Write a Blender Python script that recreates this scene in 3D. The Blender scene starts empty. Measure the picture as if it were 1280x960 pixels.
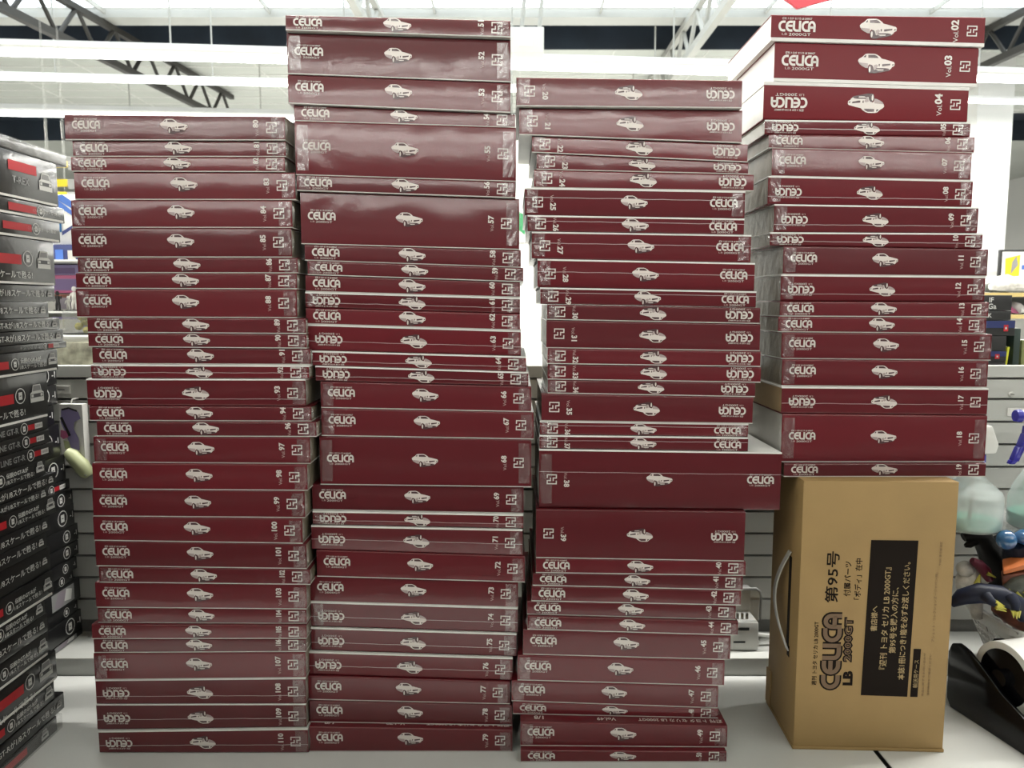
import bpy, bmesh, math, random
from mathutils import Vector, Matrix
random.seed(7)
R = math.radians
scene = bpy.context.scene
COL = scene.collection

# ------------------------------------------------------------------ camera, world, exposure
TZ = 0.75            # table top height
CZ = TZ + 0.615      # eye height
PITCH = R(6.0)
cam_d = bpy.data.cameras.new('camera')
cam_d.sensor_width = 36.0
cam_d.lens = 27.0
cam_d.clip_start = 0.02
cam_d.clip_end = 200
cam_d.dof.use_dof = True
cam_d.dof.focus_distance = 1.04
cam_d.dof.aperture_fstop = 11.0
cam = bpy.data.objects.new('camera', cam_d)
COL.objects.link(cam)
cam.location = (0, 0, CZ)
cam.rotation_euler = (R(90) - PITCH, 0, 0)
scene.camera = cam

world = bpy.data.worlds.new('world')
scene.world = world
world.use_nodes = True
world.node_tree.nodes['Background'].inputs[0].default_value = (0.80, 0.88, 1.0, 1)
world.node_tree.nodes['Background'].inputs[1].default_value = 0.6
scene.view_settings.view_transform = 'Standard'
scene.view_settings.look = 'None'
scene.view_settings.exposure = -0.35
scene.view_settings.gamma = 1.0
scene.view_settings.use_curve_mapping = False
scene.cycles.use_denoising = True
scene.cycles.max_bounces = 6
scene.cycles.diffuse_bounces = 3
scene.cycles.glossy_bounces = 3
scene.cycles.transparent_max_bounces = 12
scene.cycles.transmission_bounces = 4
scene.cycles.caustics_reflective = False
scene.cycles.caustics_refractive = False
scene.cycles.sample_clamp_indirect = 4.0
LAMP_W = 27.0        # watts per metre of fluorescent strip
TUBE_E = 12.0
SKY_E = 2.7

# ------------------------------------------------------------------ helpers
def ray(py):
    v = (py - 480.0) / 960.0
    hz = math.cos(PITCH) - v * math.sin(PITCH)
    dn = math.sin(PITCH) + v * math.cos(PITCH)
    return dn / hz, 1.0 / hz

def at(px, py, D):
    """point of the place at distance D in front of the eye, seen at that pixel"""
    t, k = ray(py)
    return Vector(((px - 640.0) / 960.0 * D * k, D, CZ - D * t))

def tag(o, label=None, cat=None, group=None, kind=None):
    if label: o['label'] = label
    if cat: o['category'] = cat
    if group: o['group'] = group
    if kind: o['kind'] = kind
    return o

def empty(name, loc=(0, 0, 0), rz=0.0):
    o = bpy.data.objects.new(name, None)
    o.empty_display_size = 0.02
    COL.objects.link(o)
    o.location = loc
    o.rotation_euler = (0, 0, rz)
    return o

class MB:
    """collects shapes and links them as one mesh object"""
    def __init__(self):
        self.v, self.f, self.m = [], [], []
    def add(self, verts, faces, mi=0):
        b = len(self.v)
        self.v.extend([tuple(p) for p in verts])
        for f in faces:
            self.f.append(tuple(b + i for i in f))
            self.m.append(mi)
        return self
    def box(self, x0, y0, z0, x1, y1, z1, mi=0):
        return self.hexa([(x0,y0,z0),(x1,y0,z0),(x1,y1,z0),(x0,y1,z0),(x0,y0,z1),(x1,y0,z1),(x1,y1,z1),(x0,y1,z1)], mi)
    def hexa(self, p, mi=0):
        return self.add(p, [(0,3,2,1),(4,5,6,7),(0,1,5,4),(1,2,6,5),(2,3,7,6),(3,0,4,7)], mi)
    def prism(self, prof, axis, a, b, mi=0):
        """profile (2D list, counter-clockwise) extruded along axis from a to b"""
        n = len(prof)
        def P(q, t):
            if axis == 'x': return (t, q[0], q[1])
            if axis == 'y': return (q[0], t, q[1])
            return (q[0], q[1], t)
        vs = [P(q, a) for q in prof] + [P(q, b) for q in prof]
        fs = [tuple(range(n))[::-1], tuple(range(n, 2*n))]
        for i in range(n):
            j = (i + 1) % n
            fs.append((i, j, n + j, n + i))
        if axis == 'y':
            fs = [f[::-1] for f in fs]
        return self.add(vs, fs, mi)
    def flat(self, prof, y, mi=0):
        """flat printed shape in the x-z plane facing -y"""
        n = len(prof)
        area = sum(prof[i][0]*prof[(i+1)%n][1]-prof[(i+1)%n][0]*prof[i][1] for i in range(n))
        if area < 0: prof = prof[::-1]
        return self.add([(a, y, b) for a, b in prof], [tuple(range(n))], mi)
    def stroke(self, pts, w, y, mi=0, closed=False):
        """flat ribbon of width w along 2D points in the x-z plane facing -y"""
        n = len(pts)
        L, Rr = [], []
        for i in range(n):
            if closed:
                a, b = pts[i-1], pts[(i+1) % n]
            else:
                a, b = pts[max(i-1, 0)], pts[min(i+1, n-1)]
            p = pts[i]
            d1 = Vector((p[0]-a[0], p[1]-a[1])); d2 = Vector((b[0]-p[0], b[1]-p[1]))
            if d1.length < 1e-9: d1 = d2.copy()
            if d2.length < 1e-9: d2 = d1.copy()
            d1.normalize(); d2.normalize()
            t = d1 + d2
            if t.length < 1e-6: t = d1.copy()
            t.normalize()
            c = max(0.5, t.dot(d1))
            nx, ny = -t.y, t.x
            L.append((p[0] + nx*w/2/c, y, p[1] + ny*w/2/c))
            Rr.append((p[0] - nx*w/2/c, y, p[1] - ny*w/2/c))
        fs = []
        for i in range(n if closed else n-1):
            j = (i + 1) % n
            fs.append((n+i, n+j, j, i))
        return self.add(L + Rr, fs, mi)
    def tube(self, pts, rad, seg=8, mi=0, cap=True):
        pts = [Vector(p) for p in pts]
        n = len(pts)
        if not isinstance(rad, (list, tuple)): rad = [rad]*n
        vs, fs = [], []
        up = None
        for i in range(n):
            t = (pts[min(i+1, n-1)] - pts[max(i-1, 0)])
            if t.length < 1e-9: t = Vector((0, 0, 1))
            t.normalize()
            if up is None:
                up = Vector((0, 0, 1)) if abs(t.z) < 0.9 else Vector((1, 0, 0))
            s = t.cross(up)
            if s.length < 1e-6: s = t.cross(Vector((0.3, 0.9, 0.2)))
            s.normalize()
            u = s.cross(t).normalized()
            up = u
            for k in range(seg):
                a = 2*math.pi*k/seg
                vs.append(pts[i] + (s*math.cos(a) + u*math.sin(a))*rad[i])
        for i in range(n-1):
            for k in range(seg):
                k2 = (k+1) % seg
                fs.append((i*seg+k, i*seg+k2, (i+1)*seg+k2, (i+1)*seg+k))
        if cap:
            fs.append(tuple(range(seg))[::-1])
            fs.append(tuple((n-1)*seg+k for k in range(seg)))
        return self.add(vs, fs, mi)
    def lathe(self, prof, c=(0, 0, 0), seg=24, axis='z', mi=0, sx=1.0, sy=1.0):
        """profile of (radius, height) about an axis through c"""
        n = len(prof)
        vs, fs = [], []
        for r, h in prof:
            for k in range(seg):
                a = 2*math.pi*k/seg
                x, y = r*math.cos(a)*sx, r*math.sin(a)*sy
                if axis == 'z': p = (c[0]+x, c[1]+y, c[2]+h)
                elif axis == 'x': p = (c[0]+h, c[1]+x, c[2]+y)
                else: p = (c[0]+y, c[1]+h, c[2]+x)
                vs.append(p)
        for i in range(n-1):
            for k in range(seg):
                k2 = (k+1) % seg
                fs.append((i*seg+k, i*seg+k2, (i+1)*seg+k2, (i+1)*seg+k))
        loop = prof[0] == prof[-1]
        if prof[0][0] > 1e-6 and not loop: fs.append(tuple(range(seg))[::-1])
        if prof[-1][0] > 1e-6 and not loop: fs.append(tuple((n-1)*seg+k for k in range(seg)))
        return self.add(vs, fs, mi)
    def ball(self, c, rx, ry=None, rz=None, seg=16, mi=0, rot=None):
        ry = ry or rx; rz = rz or rx
        vs, fs = [], []
        nr = seg//2
        M = rot.to_matrix() if rot is not None else None
        for i in range(nr+1):
            th = math.pi*i/nr
            for k in range(seg):
                a = 2*math.pi*k/seg
                p = Vector((rx*math.sin(th)*math.cos(a), ry*math.sin(th)*math.sin(a), -rz*math.cos(th)))
                if M: p = M @ p
                vs.append(p + Vector(c))
        for i in range(nr):
            for k in range(seg):
                k2 = (k+1) % seg
                fs.append((i*seg+k, i*seg+k2, (i+1)*seg+k2, (i+1)*seg+k))
        return self.add(vs, fs, mi)
    def mesh(self, name, mats, smooth=False):
        me = bpy.data.meshes.new(name)
        me.from_pydata(self.v, [], self.f)
        for m in mats: me.materials.append(m)
        me.polygons.foreach_set('material_index', self.m)
        if smooth:
            me.polygons.foreach_set('use_smooth', [True]*len(self.f))
        me.validate()
        me.update()
        return me
    def build(self, name, mats, parent=None, smooth=False, bevel=0.0, bseg=2, angle=40):
        if not isinstance(mats, (list, tuple)): mats = [mats]
        o = bpy.data.objects.new(name, self.mesh(name, mats, smooth))
        COL.objects.link(o)
        if parent is not None: o.parent = parent
        if bevel:
            bm = bmesh.new(); bm.from_mesh(o.data)
            bmesh.ops.remove_doubles(bm, verts=bm.verts, dist=1e-6)
            es = [e for e in bm.edges if len(e.link_faces) == 2 and e.calc_face_angle(0) > R(30)]
            bmesh.ops.bevel(bm, geom=es, offset=bevel, segments=bseg, affect='EDGES', profile=0.5, clamp_overlap=True)
            bm.to_mesh(o.data); bm.free()
            o.data.polygons.foreach_set('use_smooth', [True]*len(o.data.polygons))
        if smooth or bevel:
            try: o.data.set_sharp_from_angle(angle=R(angle))
            except Exception: pass
        return o

def link_mesh(name, me, parent, loc=(0, 0, 0), rot=(0, 0, 0), sc=1.0):
    o = bpy.data.objects.new(name, me)
    COL.objects.link(o)
    o.parent = parent
    o.location = loc
    o.rotation_euler = rot
    if sc != 1.0: o.scale = (sc, sc, sc)
    return o

# ------------------------------------------------------------------ materials (all node based)
def mat(name, col, rough=0.5, metal=0.0, coat=0.0, coat_rough=0.1, spec=0.5, noise=None, bump=None, emit=0.0, trans=0.0):
    """principled surface; noise=(scale, amount) varies the colour, bump=(scale, strength, distance)"""
    m = bpy.data.materials.new(name)
    m.use_nodes = True
    nt = m.node_tree
    b = nt.nodes['Principled BSDF']
    b.inputs['Base Color'].default_value = (*col, 1)
    b.inputs['Roughness'].default_value = rough
    b.inputs['Metallic'].default_value = metal
    b.inputs['Coat Weight'].default_value = coat
    b.inputs['Coat Roughness'].default_value = coat_rough
    b.inputs['Specular IOR Level'].default_value = spec
    if trans: b.inputs['Transmission Weight'].default_value = trans
    if emit:
        b.inputs['Emission Color'].default_value = (*col, 1)
        b.inputs['Emission Strength'].default_value = emit
    tc = None
    if noise or bump:
        tc = nt.nodes.new('ShaderNodeTexCoord')
    if noise:
        n = nt.nodes.new('ShaderNodeTexNoise')
        n.inputs['Scale'].default_value = noise[0]
        n.inputs['Detail'].default_value = 4
        nt.links.new(tc.outputs['Object'], n.inputs['Vector'])
        r = nt.nodes.new('ShaderNodeMapRange')
        r.inputs[1].default_value = 0.3; r.inputs[2].default_value = 0.7
        r.inputs[3].default_value = 1 - noise[1]; r.inputs[4].default_value = 1 + noise[1]
        nt.links.new(n.outputs['Fac'], r.inputs[0])
        mx = nt.nodes.new('ShaderNodeMix'); mx.data_type = 'RGBA'; mx.blend_type = 'MULTIPLY'
        mx.inputs[0].default_value = 1
        mx.inputs[6].default_value = (*col, 1)
        nt.links.new(r.outputs[0], mx.inputs[7])
        nt.links.new(mx.outputs[2], b.inputs['Base Color'])
    if bump:
        n2 = nt.nodes.new('ShaderNodeTexNoise')
        n2.inputs['Scale'].default_value = bump[0]
        n2.inputs['Detail'].default_value = 3
        nt.links.new(tc.outputs['Object'], n2.inputs['Vector'])
        bp = nt.nodes.new('ShaderNodeBump')
        bp.inputs['Strength'].default_value = bump[1]
        bp.inputs['Distance'].default_value = bump[2]
        nt.links.new(n2.outputs['Fac'], bp.inputs['Height'])
        nt.links.new(bp.outputs['Normal'], b.inputs['Normal'])
        if coat: nt.links.new(bp.outputs['Normal'], b.inputs['Coat Normal'])
    return m

def film_mat(name, tint, clear, rough, diffuse=0.1, bump=None):
    """thin clear plastic film: mostly see-through, with a glossy skin and a little haze"""
    m = bpy.data.materials.new(name)
    m.use_nodes = True
    nt = m.node_tree
    nt.nodes.remove(nt.nodes['Principled BSDF'])
    out = nt.nodes['Material Output']
    tr = nt.nodes.new('ShaderNodeBsdfTransparent'); tr.inputs[0].default_value = (1, 1, 1, 1)
    gl = nt.nodes.new('ShaderNodeBsdfGlossy'); gl.inputs['Color'].default_value = (*tint, 1); gl.inputs['Roughness'].default_value = rough
    df = nt.nodes.new('ShaderNodeBsdfDiffuse'); df.inputs[0].default_value = (*tint, 1)
    m1 = nt.nodes.new('ShaderNodeMixShader'); m1.inputs[0].default_value = diffuse
    nt.links.new(gl.outputs[0], m1.inputs[1]); nt.links.new(df.outputs[0], m1.inputs[2])
    m2 = nt.nodes.new('ShaderNodeMixShader'); m2.inputs[0].default_value = clear
    nt.links.new(m1.outputs[0], m2.inputs[1]); nt.links.new(tr.outputs[0], m2.inputs[2])
    nt.links.new(m2.outputs[0], out.inputs[0])
    if bump:
        tc = nt.nodes.new('ShaderNodeTexCoord')
        n2 = nt.nodes.new('ShaderNodeTexNoise'); n2.inputs['Scale'].default_value = bump[0]
        nt.links.new(tc.outputs['Object'], n2.inputs['Vector'])
        bp = nt.nodes.new('ShaderNodeBump'); bp.inputs['Strength'].default_value = bump[1]; bp.inputs['Distance'].default_value = bump[2]
        nt.links.new(n2.outputs['Fac'], bp.inputs['Height'])
        nt.links.new(bp.outputs['Normal'], gl.inputs['Normal'])
    return m

def wrapped_mat(name, col, rough, coat, coat_rough, wave, crease, spec=0.5):
    """printed card under tight shrink film: slow waves and fine creases in the film, different on every pack"""
    m = bpy.data.materials.new(name)
    m.use_nodes = True
    nt = m.node_tree
    b = nt.nodes['Principled BSDF']
    b.inputs['Base Color'].default_value = (*col, 1)
    b.inputs['Roughness'].default_value = rough
    b.inputs['Specular IOR Level'].default_value = spec
    b.inputs['Coat Weight'].default_value = coat
    b.inputs['Coat Roughness'].default_value = coat_rough
    b.inputs['Coat IOR'].default_value = 1.5
    tc = nt.nodes.new('ShaderNodeTexCoord')
    oi = nt.nodes.new('ShaderNodeObjectInfo')
    sc = nt.nodes.new('ShaderNodeVectorMath'); sc.operation = 'SCALE'; sc.inputs['Scale'].default_value = 37.0
    cm = nt.nodes.new('ShaderNodeCombineXYZ')
    rg = nt.nodes.new('ShaderNodeMapRange'); rg.inputs[3].default_value = .80; rg.inputs[4].default_value = 1.18
    nt.links.new(oi.outputs['Random'], rg.inputs[0])
    mx = nt.nodes.new('ShaderNodeMix'); mx.data_type = 'RGBA'; mx.blend_type = 'MULTIPLY'
    mx.inputs[0].default_value = 1; mx.inputs[6].default_value = (*col, 1)
    nt.links.new(rg.outputs[0], mx.inputs[7]); nt.links.new(mx.outputs[2], b.inputs['Base Color'])
    for i in range(3): nt.links.new(oi.outputs['Random'], cm.inputs[i])
    nt.links.new(cm.outputs[0], sc.inputs[0])
    ad = nt.nodes.new('ShaderNodeVectorMath'); ad.operation = 'ADD'
    nt.links.new(tc.outputs['Object'], ad.inputs[0]); nt.links.new(sc.outputs[0], ad.inputs[1])
    n1 = nt.nodes.new('ShaderNodeTexNoise'); n1.inputs['Scale'].default_value = 9; n1.inputs['Detail'].default_value = 1.0
    n1.inputs['Distortion'].default_value = 0.6
    nt.links.new(ad.outputs[0], n1.inputs['Vector'])
    n2 = nt.nodes.new('ShaderNodeTexNoise'); n2.inputs['Scale'].default_value = 140; n2.inputs['Detail'].default_value = 2
    nt.links.new(ad.outputs[0], n2.inputs['Vector'])
    b1 = nt.nodes.new('ShaderNodeBump'); b1.inputs['Strength'].default_value = wave; b1.inputs['Distance'].default_value = 0.006
    b2 = nt.nodes.new('ShaderNodeBump'); b2.inputs['Strength'].default_value = crease; b2.inputs['Distance'].default_value = 0.0008
    nt.links.new(n1.outputs['Fac'], b1.inputs['Height'])
    nt.links.new(n2.outputs['Fac'], b2.inputs['Height'])
    nt.links.new(b1.outputs['Normal'], b2.inputs['Normal'])
    nt.links.new(b2.outputs['Normal'], b.inputs['Coat Normal'])
    return m

M = {}
M['crimson'] = wrapped_mat('crimson_print_under_film', (0.098, 0.0042, 0.0085), 0.55, 0.85, 0.13, 0.34, 0.14, spec=0.2)
M['crimson_bare'] = mat('crimson_print_matt', (0.135, 0.0042, 0.0090), 0.5, coat=0.15, coat_rough=0.3, spec=0.2)
M['print'] = mat('silver_print', (0.60, 0.55, 0.51), 0.45, coat=0.5, coat_rough=0.12)
M['print_dim'] = mat('grey_print', (0.42, 0.30, 0.28), 0.5, coat=0.5, coat_rough=0.12)
M['car_body'] = mat('printed_car_grey', (0.62, 0.56, 0.52), 0.5, coat=0.5, coat_rough=0.12)
M['car_mid'] = mat('printed_car_midtone', (0.34, 0.27, 0.26), 0.5, coat=0.5, coat_rough=0.12)
M['car_dark'] = mat('printed_car_dark', (0.045, 0.012, 0.014), 0.5, coat=0.5, coat_rough=0.12)
M['card_white'] = mat('white_card', (0.72, 0.71, 0.68), 0.6, noise=(30, 0.05))
M['card_pale'] = mat('pale_grey_card', (0.50, 0.49, 0.45), 0.55, coat=0.5, coat_rough=0.2, noise=(25, 0.08))
M['card_tan'] = mat('tan_card', (0.33, 0.23, 0.12), 0.7, noise=(20, 0.10))
M['film_side'] = mat('grey_brown_card_under_crinkled_film', (0.17, 0.14, 0.098), 0.5, spec=0.3, coat=0.25, coat_rough=0.15, noise=(30, 0.2), bump=(50, 0.45, 0.003))
M['film'] = film_mat('clear_shrink_film', (0.95, 0.95, 0.95), 0.86, 0.28, 0.2, bump=(60, 0.5, 0.003))
M['seam'] = film_mat('shrink_film_seam', (0.95, 0.85, 0.85), 0.55, 0.3, 0.6)
M['black_pack'] = wrapped_mat('black_print_under_film', (0.006, 0.006, 0.007), 0.5, 0.7, 0.14, 0.4, 0.3, spec=0.2)
M['black_side'] = mat('black_card_side', (0.012, 0.012, 0.013), 0.45, coat=0.8, coat_rough=0.2, bump=(80, 0.6, 0.003))
M['print_white'] = mat('white_print', (0.60, 0.60, 0.58), 0.5)
M['print_red'] = mat('red_print', (0.42, 0.012, 0.020), 0.5)
M['print_grey'] = mat('mid_grey_print', (0.22, 0.22, 0.22), 0.5)
M['print_dark'] = mat('dark_grey_print', (0.05, 0.05, 0.055), 0.5)
M['print_mauve'] = mat('mauve_print', (0.22, 0.19, 0.22), 0.5)
M['table'] = mat('white_laminate', (0.66, 0.665, 0.64), 0.38, noise=(6, 0.02), bump=(400, 0.05, 0.0005))
M['edge_black'] = mat('black_edge_band', (0.012, 0.012, 0.012), 0.5)
M['steel'] = mat('grey_painted_steel', (0.46, 0.465, 0.44), 0.45, noise=(3, 0.05))
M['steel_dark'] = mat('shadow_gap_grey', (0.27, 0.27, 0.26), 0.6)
M['white_paint'] = mat('white_paint', (0.74, 0.74, 0.71), 0.5, noise=(1.5, 0.03))
M['kraft'] = mat('kraft_cardboard', (0.345, 0.222, 0.088), 0.72, noise=(14, 0.06), bump=(220, 0.08, 0.001))
M['ink'] = mat('dark_brown_ink', (0.012, 0.008, 0.006), 0.7, spec=0.1)
M['ink_light'] = mat('ink_halftone', (0.165, 0.10, 0.055), 0.65)
M['ink_mid'] = mat('ink_faint', (0.17, 0.105, 0.045), 0.65)
M['reverse'] = mat('reversed_lettering', (0.40, 0.29, 0.14), 0.65)
M['white_plastic'] = mat('white_plastic', (0.66, 0.66, 0.63), 0.35)
M['grey_plastic'] = mat('grey_plastic', (0.30, 0.30, 0.29), 0.4)
M['black_plastic'] = mat('black_gloss_plastic', (0.003, 0.003, 0.004), 0.15, spec=0.35)
M['blue_plastic'] = mat('blue_plastic', (0.022, 0.018, 0.26), 0.3)
M['clear'] = film_mat('clear_plastic', (0.9, 0.92, 0.92), 0.72, 0.1, 0.15)
M['bottle'] = film_mat('milky_bottle_plastic', (0.80, 0.86, 0.85), 0.58, 0.25, 0.85)
M['liquid'] = mat('pale_green_liquid', (0.16, 0.42, 0.32), 0.2)
M['tube'] = mat('lit_fluorescent_tube', (1.0, 0.99, 0.95), 0.4, emit=TUBE_E)
M['sky'] = mat('daylight_panel', (0.86, 0.94, 1.0), 0.4, emit=SKY_E)
M['ceiling'] = mat('white_roof_sheet', (0.54, 0.56, 0.52), 0.6, noise=(1.2, 0.05))
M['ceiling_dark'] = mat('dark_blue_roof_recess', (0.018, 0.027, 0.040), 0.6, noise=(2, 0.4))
M['truss'] = mat('dark_steel_joist', (0.028, 0.026, 0.022), 0.6)
M['truss_pale'] = mat('pale_grey_joist', (0.42, 0.42, 0.39), 0.6)
M['floor'] = mat('pale_vinyl_floor', (0.50, 0.50, 0.48), 0.4, noise=(2, 0.1))
M['wall'] = mat('white_wall', (0.72, 0.72, 0.70), 0.7, noise=(1, 0.03))
M['light_block'] = mat('dark_light_block', (0.03, 0.028, 0.028), 0.6, noise=(8, 0.6))
M['red_sign'] = mat('red_sign_board', (0.48, 0.02, 0.035), 0.5)
M['yellow'] = mat('yellow_card', (0.62, 0.47, 0.015), 0.5)
M['navy'] = mat('navy_box_print', (0.02, 0.03, 0.12), 0.4)
M['blue'] = mat('blue_print', (0.05, 0.13, 0.42), 0.4)
M['lilac'] = mat('lilac_print', (0.26, 0.22, 0.40), 0.5)
M['purple'] = mat('purple_print', (0.15, 0.10, 0.22), 0.45)
M['pink'] = mat('pink_print', (0.48, 0.12, 0.24), 0.5)
M['pale_green'] = mat('pale_green_plastic', (0.42, 0.45, 0.26), 0.45)
M['moss'] = mat('mossy_yellow_green', (0.30, 0.27, 0.07), 0.8, noise=(80, 0.6))
M['stone'] = mat('mottled_stone_print', (0.30, 0.29, 0.22), 0.7, noise=(55, 0.5))
M['black_matt'] = mat('black_matt', (0.010, 0.010, 0.010), 0.6)
M['dark_green'] = mat('dark_green_cover', (0.018, 0.035, 0.028), 0.6)
M['olive'] = mat('olive_cover', (0.20, 0.22, 0.08), 0.6)
M['lime'] = mat('lime_yellow_cover', (0.62, 0.62, 0.03), 0.5)
M['toy_navy'] = mat('navy_toy_vinyl', (0.007, 0.010, 0.026), 0.45, noise=(40, 0.4), spec=0.3)
M['toy_black'] = mat('black_toy_vinyl', (0.008, 0.0075, 0.007), 0.5, spec=0.3, bump=(120, 0.5, 0.002))
M['toy_orange'] = mat('orange_toy_vinyl', (0.48, 0.13, 0.03), 0.45)
M['toy_rust'] = mat('rust_toy_vinyl', (0.19, 0.055, 0.03), 0.5, noise=(50, 0.4))
M['toy_grey'] = mat('grey_green_toy_vinyl', (0.075, 0.08, 0.065), 0.5, noise=(45, 0.5), bump=(90, 0.6, 0.003))
M['toy_blue'] = mat('blue_toy_vinyl', (0.02, 0.10, 0.24), 0.15, coat=1.0, coat_rough=0.05)
M['toy_yellow'] = mat('yellow_toy_vinyl', (0.50, 0.46, 0.07), 0.45)
M['toy_white'] = mat('white_toy_vinyl', (0.58, 0.56, 0.52), 0.5, noise=(50, 0.35))
M['toy_maroon'] = mat('maroon_toy_vinyl', (0.12, 0.012, 0.03), 0.5)
M['shelf_yellow'] = mat('yellow_shelf_edge', (0.55, 0.42, 0.16), 0.5)

# ------------------------------------------------------------------ lettering
_txt = {}
def text_mesh(body, size, m, bold=0.0, align='CENTER'):
    """lettering as a flat mesh in the x-z plane facing -y, centred on its origin"""
    key = (body, size, m.name, bold, align)
    if key in _txt: return _txt[key]
    cu = bpy.data.curves.new('lettering', 'FONT')
    cu.body = body; cu.size = size; cu.align_x = align; cu.align_y = 'CENTER'
    cu.resolution_u = 2
    cu.offset = bold*size
    o = bpy.data.objects.new('lettering', cu)
    COL.objects.link(o)
    bpy.context.view_layer.update()
    me = bpy.data.meshes.new_from_object(o.evaluated_get(bpy.context.evaluated_depsgraph_get()))
    bpy.data.objects.remove(o); bpy.data.curves.remove(cu)
    me.name = 'lettering'
    me.transform(Matrix.Rotation(R(90), 4, 'X'))
    xs = [v.co.x for v in me.vertices]; zs = [v.co.z for v in me.vertices]
    if xs:
        cx = 0 if align == 'LEFT' else -(min(xs)+max(xs))/2
        me.transform(Matrix.Translation((cx, 0, -(min(zs)+max(zs))/2)))
    me.materials.clear(); me.materials.append(m)
    _txt[key] = me
    return me

def arc(cx, cy, rx, ry, a0, a1, n=8):
    return [(cx + rx*math.cos(R(a0+(a1-a0)*i/n)), cy + ry*math.sin(R(a0+(a1-a0)*i/n))) for i in range(n+1)]

def title_strokes():
    """the six rounded capitals of the masthead, height 1, width 3.54"""
    h = 0.105
    C = lambda x: [(x+.66, 1-h)] + arc(x+.44, .5, .44-h, .5-h, 90, 270, 10) + [(x+.66, h)]
    S = [C(0), C(.68), [(.86, .53), (1.34, .53)]]
    S.append([(1.47, 1.0), (1.47, .36)] + arc(1.47+.26, .36, .26, .36-h, 180, 270, 5) + [(2.04, h)])
    S.append([(2.04, 1.0), (2.04, 0.0)])
    S.append(C(2.19))
    S.append([(2.92, 0.0), (2.92, .55)] + arc(2.92+.255, .55, .255, .45-h, 180, 0, 10) + [(3.43, 0.0)])
    S.append([(2.92, .40), (3.43, .40)])
    return S

def title_mesh(width, m, mdim):
    k = width/3.54
    mb = MB()
    for s in title_strokes():
        mb.stroke([((x-1.77)*k, (z-.5)*k) for x, z in s], .21*k, 0, 0)
    me = mb.mesh('title_lettering', [m, mdim])
    bm = bmesh.new(); bm.from_mesh(me)
    for body, size, dx, dz, w, mi, bold in (('週刊 トヨタ セリカ LB 2000GT', .235*k, -.02*k, .70*k, 2.85*k, 0, .02), ('2000GT', .36*k, .30*k, -.74*k, 2.1*k, 0, .0), ('LB', .30*k, -1.15*k, -.72*k, .5*k, 1, .0)):
        t = text_mesh(body, size, (m, mdim)[mi], bold)
        t2 = t.copy()
        xs = [v.co.x for v in t2.vertices]
        f = w/(max(xs)-min(xs))
        t2.transform(Matrix.Translation((dx, -.00001, dz)) @ Matrix.Diagonal((f, 1, 1, 1)))
        n0 = len(bm.faces)
        bm.from_mesh(t2)
        bm.faces.ensure_lookup_table()
        for fc in bm.faces[n0:]: fc.material_index = mi
        bpy.data.meshes.remove(t2)
    bm.to_mesh(me); bm.free()
    return me

def emblem_mesh(s, m):
    mb = MB()
    for p in ([(.05,.63),(.05,.95),(.95,.95),(.95,.63),(.64,.63),(.64,.33)], [(.95,.37),(.95,.05),(.05,.05),(.05,.37),(.36,.37),(.36,.67)]):
        q = [((x-.5)*s, (z-.5)*s) for x, z in p]
        mb.stroke(q, .105*s, 0)
    return mb.mesh('publisher_emblem', [m])

def car_mesh(width):
    k = width/1030.0
    T = lambda P: [((x-635)*k, (410-y)*k) for x, y in P]
    mb = MB()
    mb.flat(T([(190,470),(420,545),(430,660),(570,690),(800,645),(1010,600),(1040,560),(640,560)]), 0.0, 2)
    mb.flat(T([(120,340),(150,300),(240,245),(310,175),(370,160),(560,158),(640,180),(720,230),(775,285),(900,310),(1040,345),(1120,365),(1145,400),(1140,470),(1080,500),(1060,540),(1010,575),(985,550),(860,562),(840,600),(700,605),(640,580),(580,590),(560,520),(520,470),(450,440),(415,475),(405,545),(340,540),(230,490),(160,430),(130,380)]), -.00003, 0)
    mb.flat(T([(150,400),(400,420),(410,545),(340,540),(230,490),(160,440)]), -.00005, 1)
    mb.flat(T([(560,470),(640,440),(690,470),(640,580),(590,580)]), -.00005, 1)
    mb.flat(T([(395,195),(570,185),(640,215),(695,272),(400,268)]), -.00006, 2)
    mb.flat(T([(262,255),(325,195),(340,205),(330,262)]), -.00006, 2)
    mb.flat(T([(800,432),(1030,410),(1020,455),(830,492),(795,486)]), -.00006, 2)
    mb.flat(T([(700,430),(738,425),(734,490),(708,496)]), -.00006, 2)
    mb.flat(T([(1085,425),(1125,420),(1112,458),(1072,462)]), -.00006, 2)
    mb.flat(T([(640,538),(850,535),(990,540),(860,572),(640,572)]), -.00006, 2)
    mb.flat(T([(490+75*math.cos(a*math.pi/8), 570+115*math.sin(a*math.pi/8)) for a in range(16)]), -.00007, 2)
    mb.flat(T([(462+26*math.cos(a*math.pi/8), 575+85*math.sin(a*math.pi/8)) for a in range(16)]), -.00009, 0)
    return mb.mesh('car_picture', [M['car_body'], M['car_mid'], M['car_dark']])

# ------------------------------------------------------------------ the room
def struct(name, mb, m, **k):
    o = mb.build(name, m, **k)
    o['kind'] = 'structure'
    return o

struct('floor', MB().box(-12, -8, -0.05, 12, 24, 0.0), M['floor'])
CH = CZ + 2.95       # roof height
struct('wall_back', MB().box(-12, 22, 0, 12, 22.2, CH + .3), M['wall'])
struct('wall_left', MB().box(-12.2, -8, 0, -12, 22.2, CH + .3), M['wall'])
struct('wall_right', MB().box(12, -8, 0, 12.2, 22.2, CH + .3), M['wall'])
struct('wall_front', MB().box(-12, -8.2, 0, 12, -8, CH + .3), M['wall'])
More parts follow.
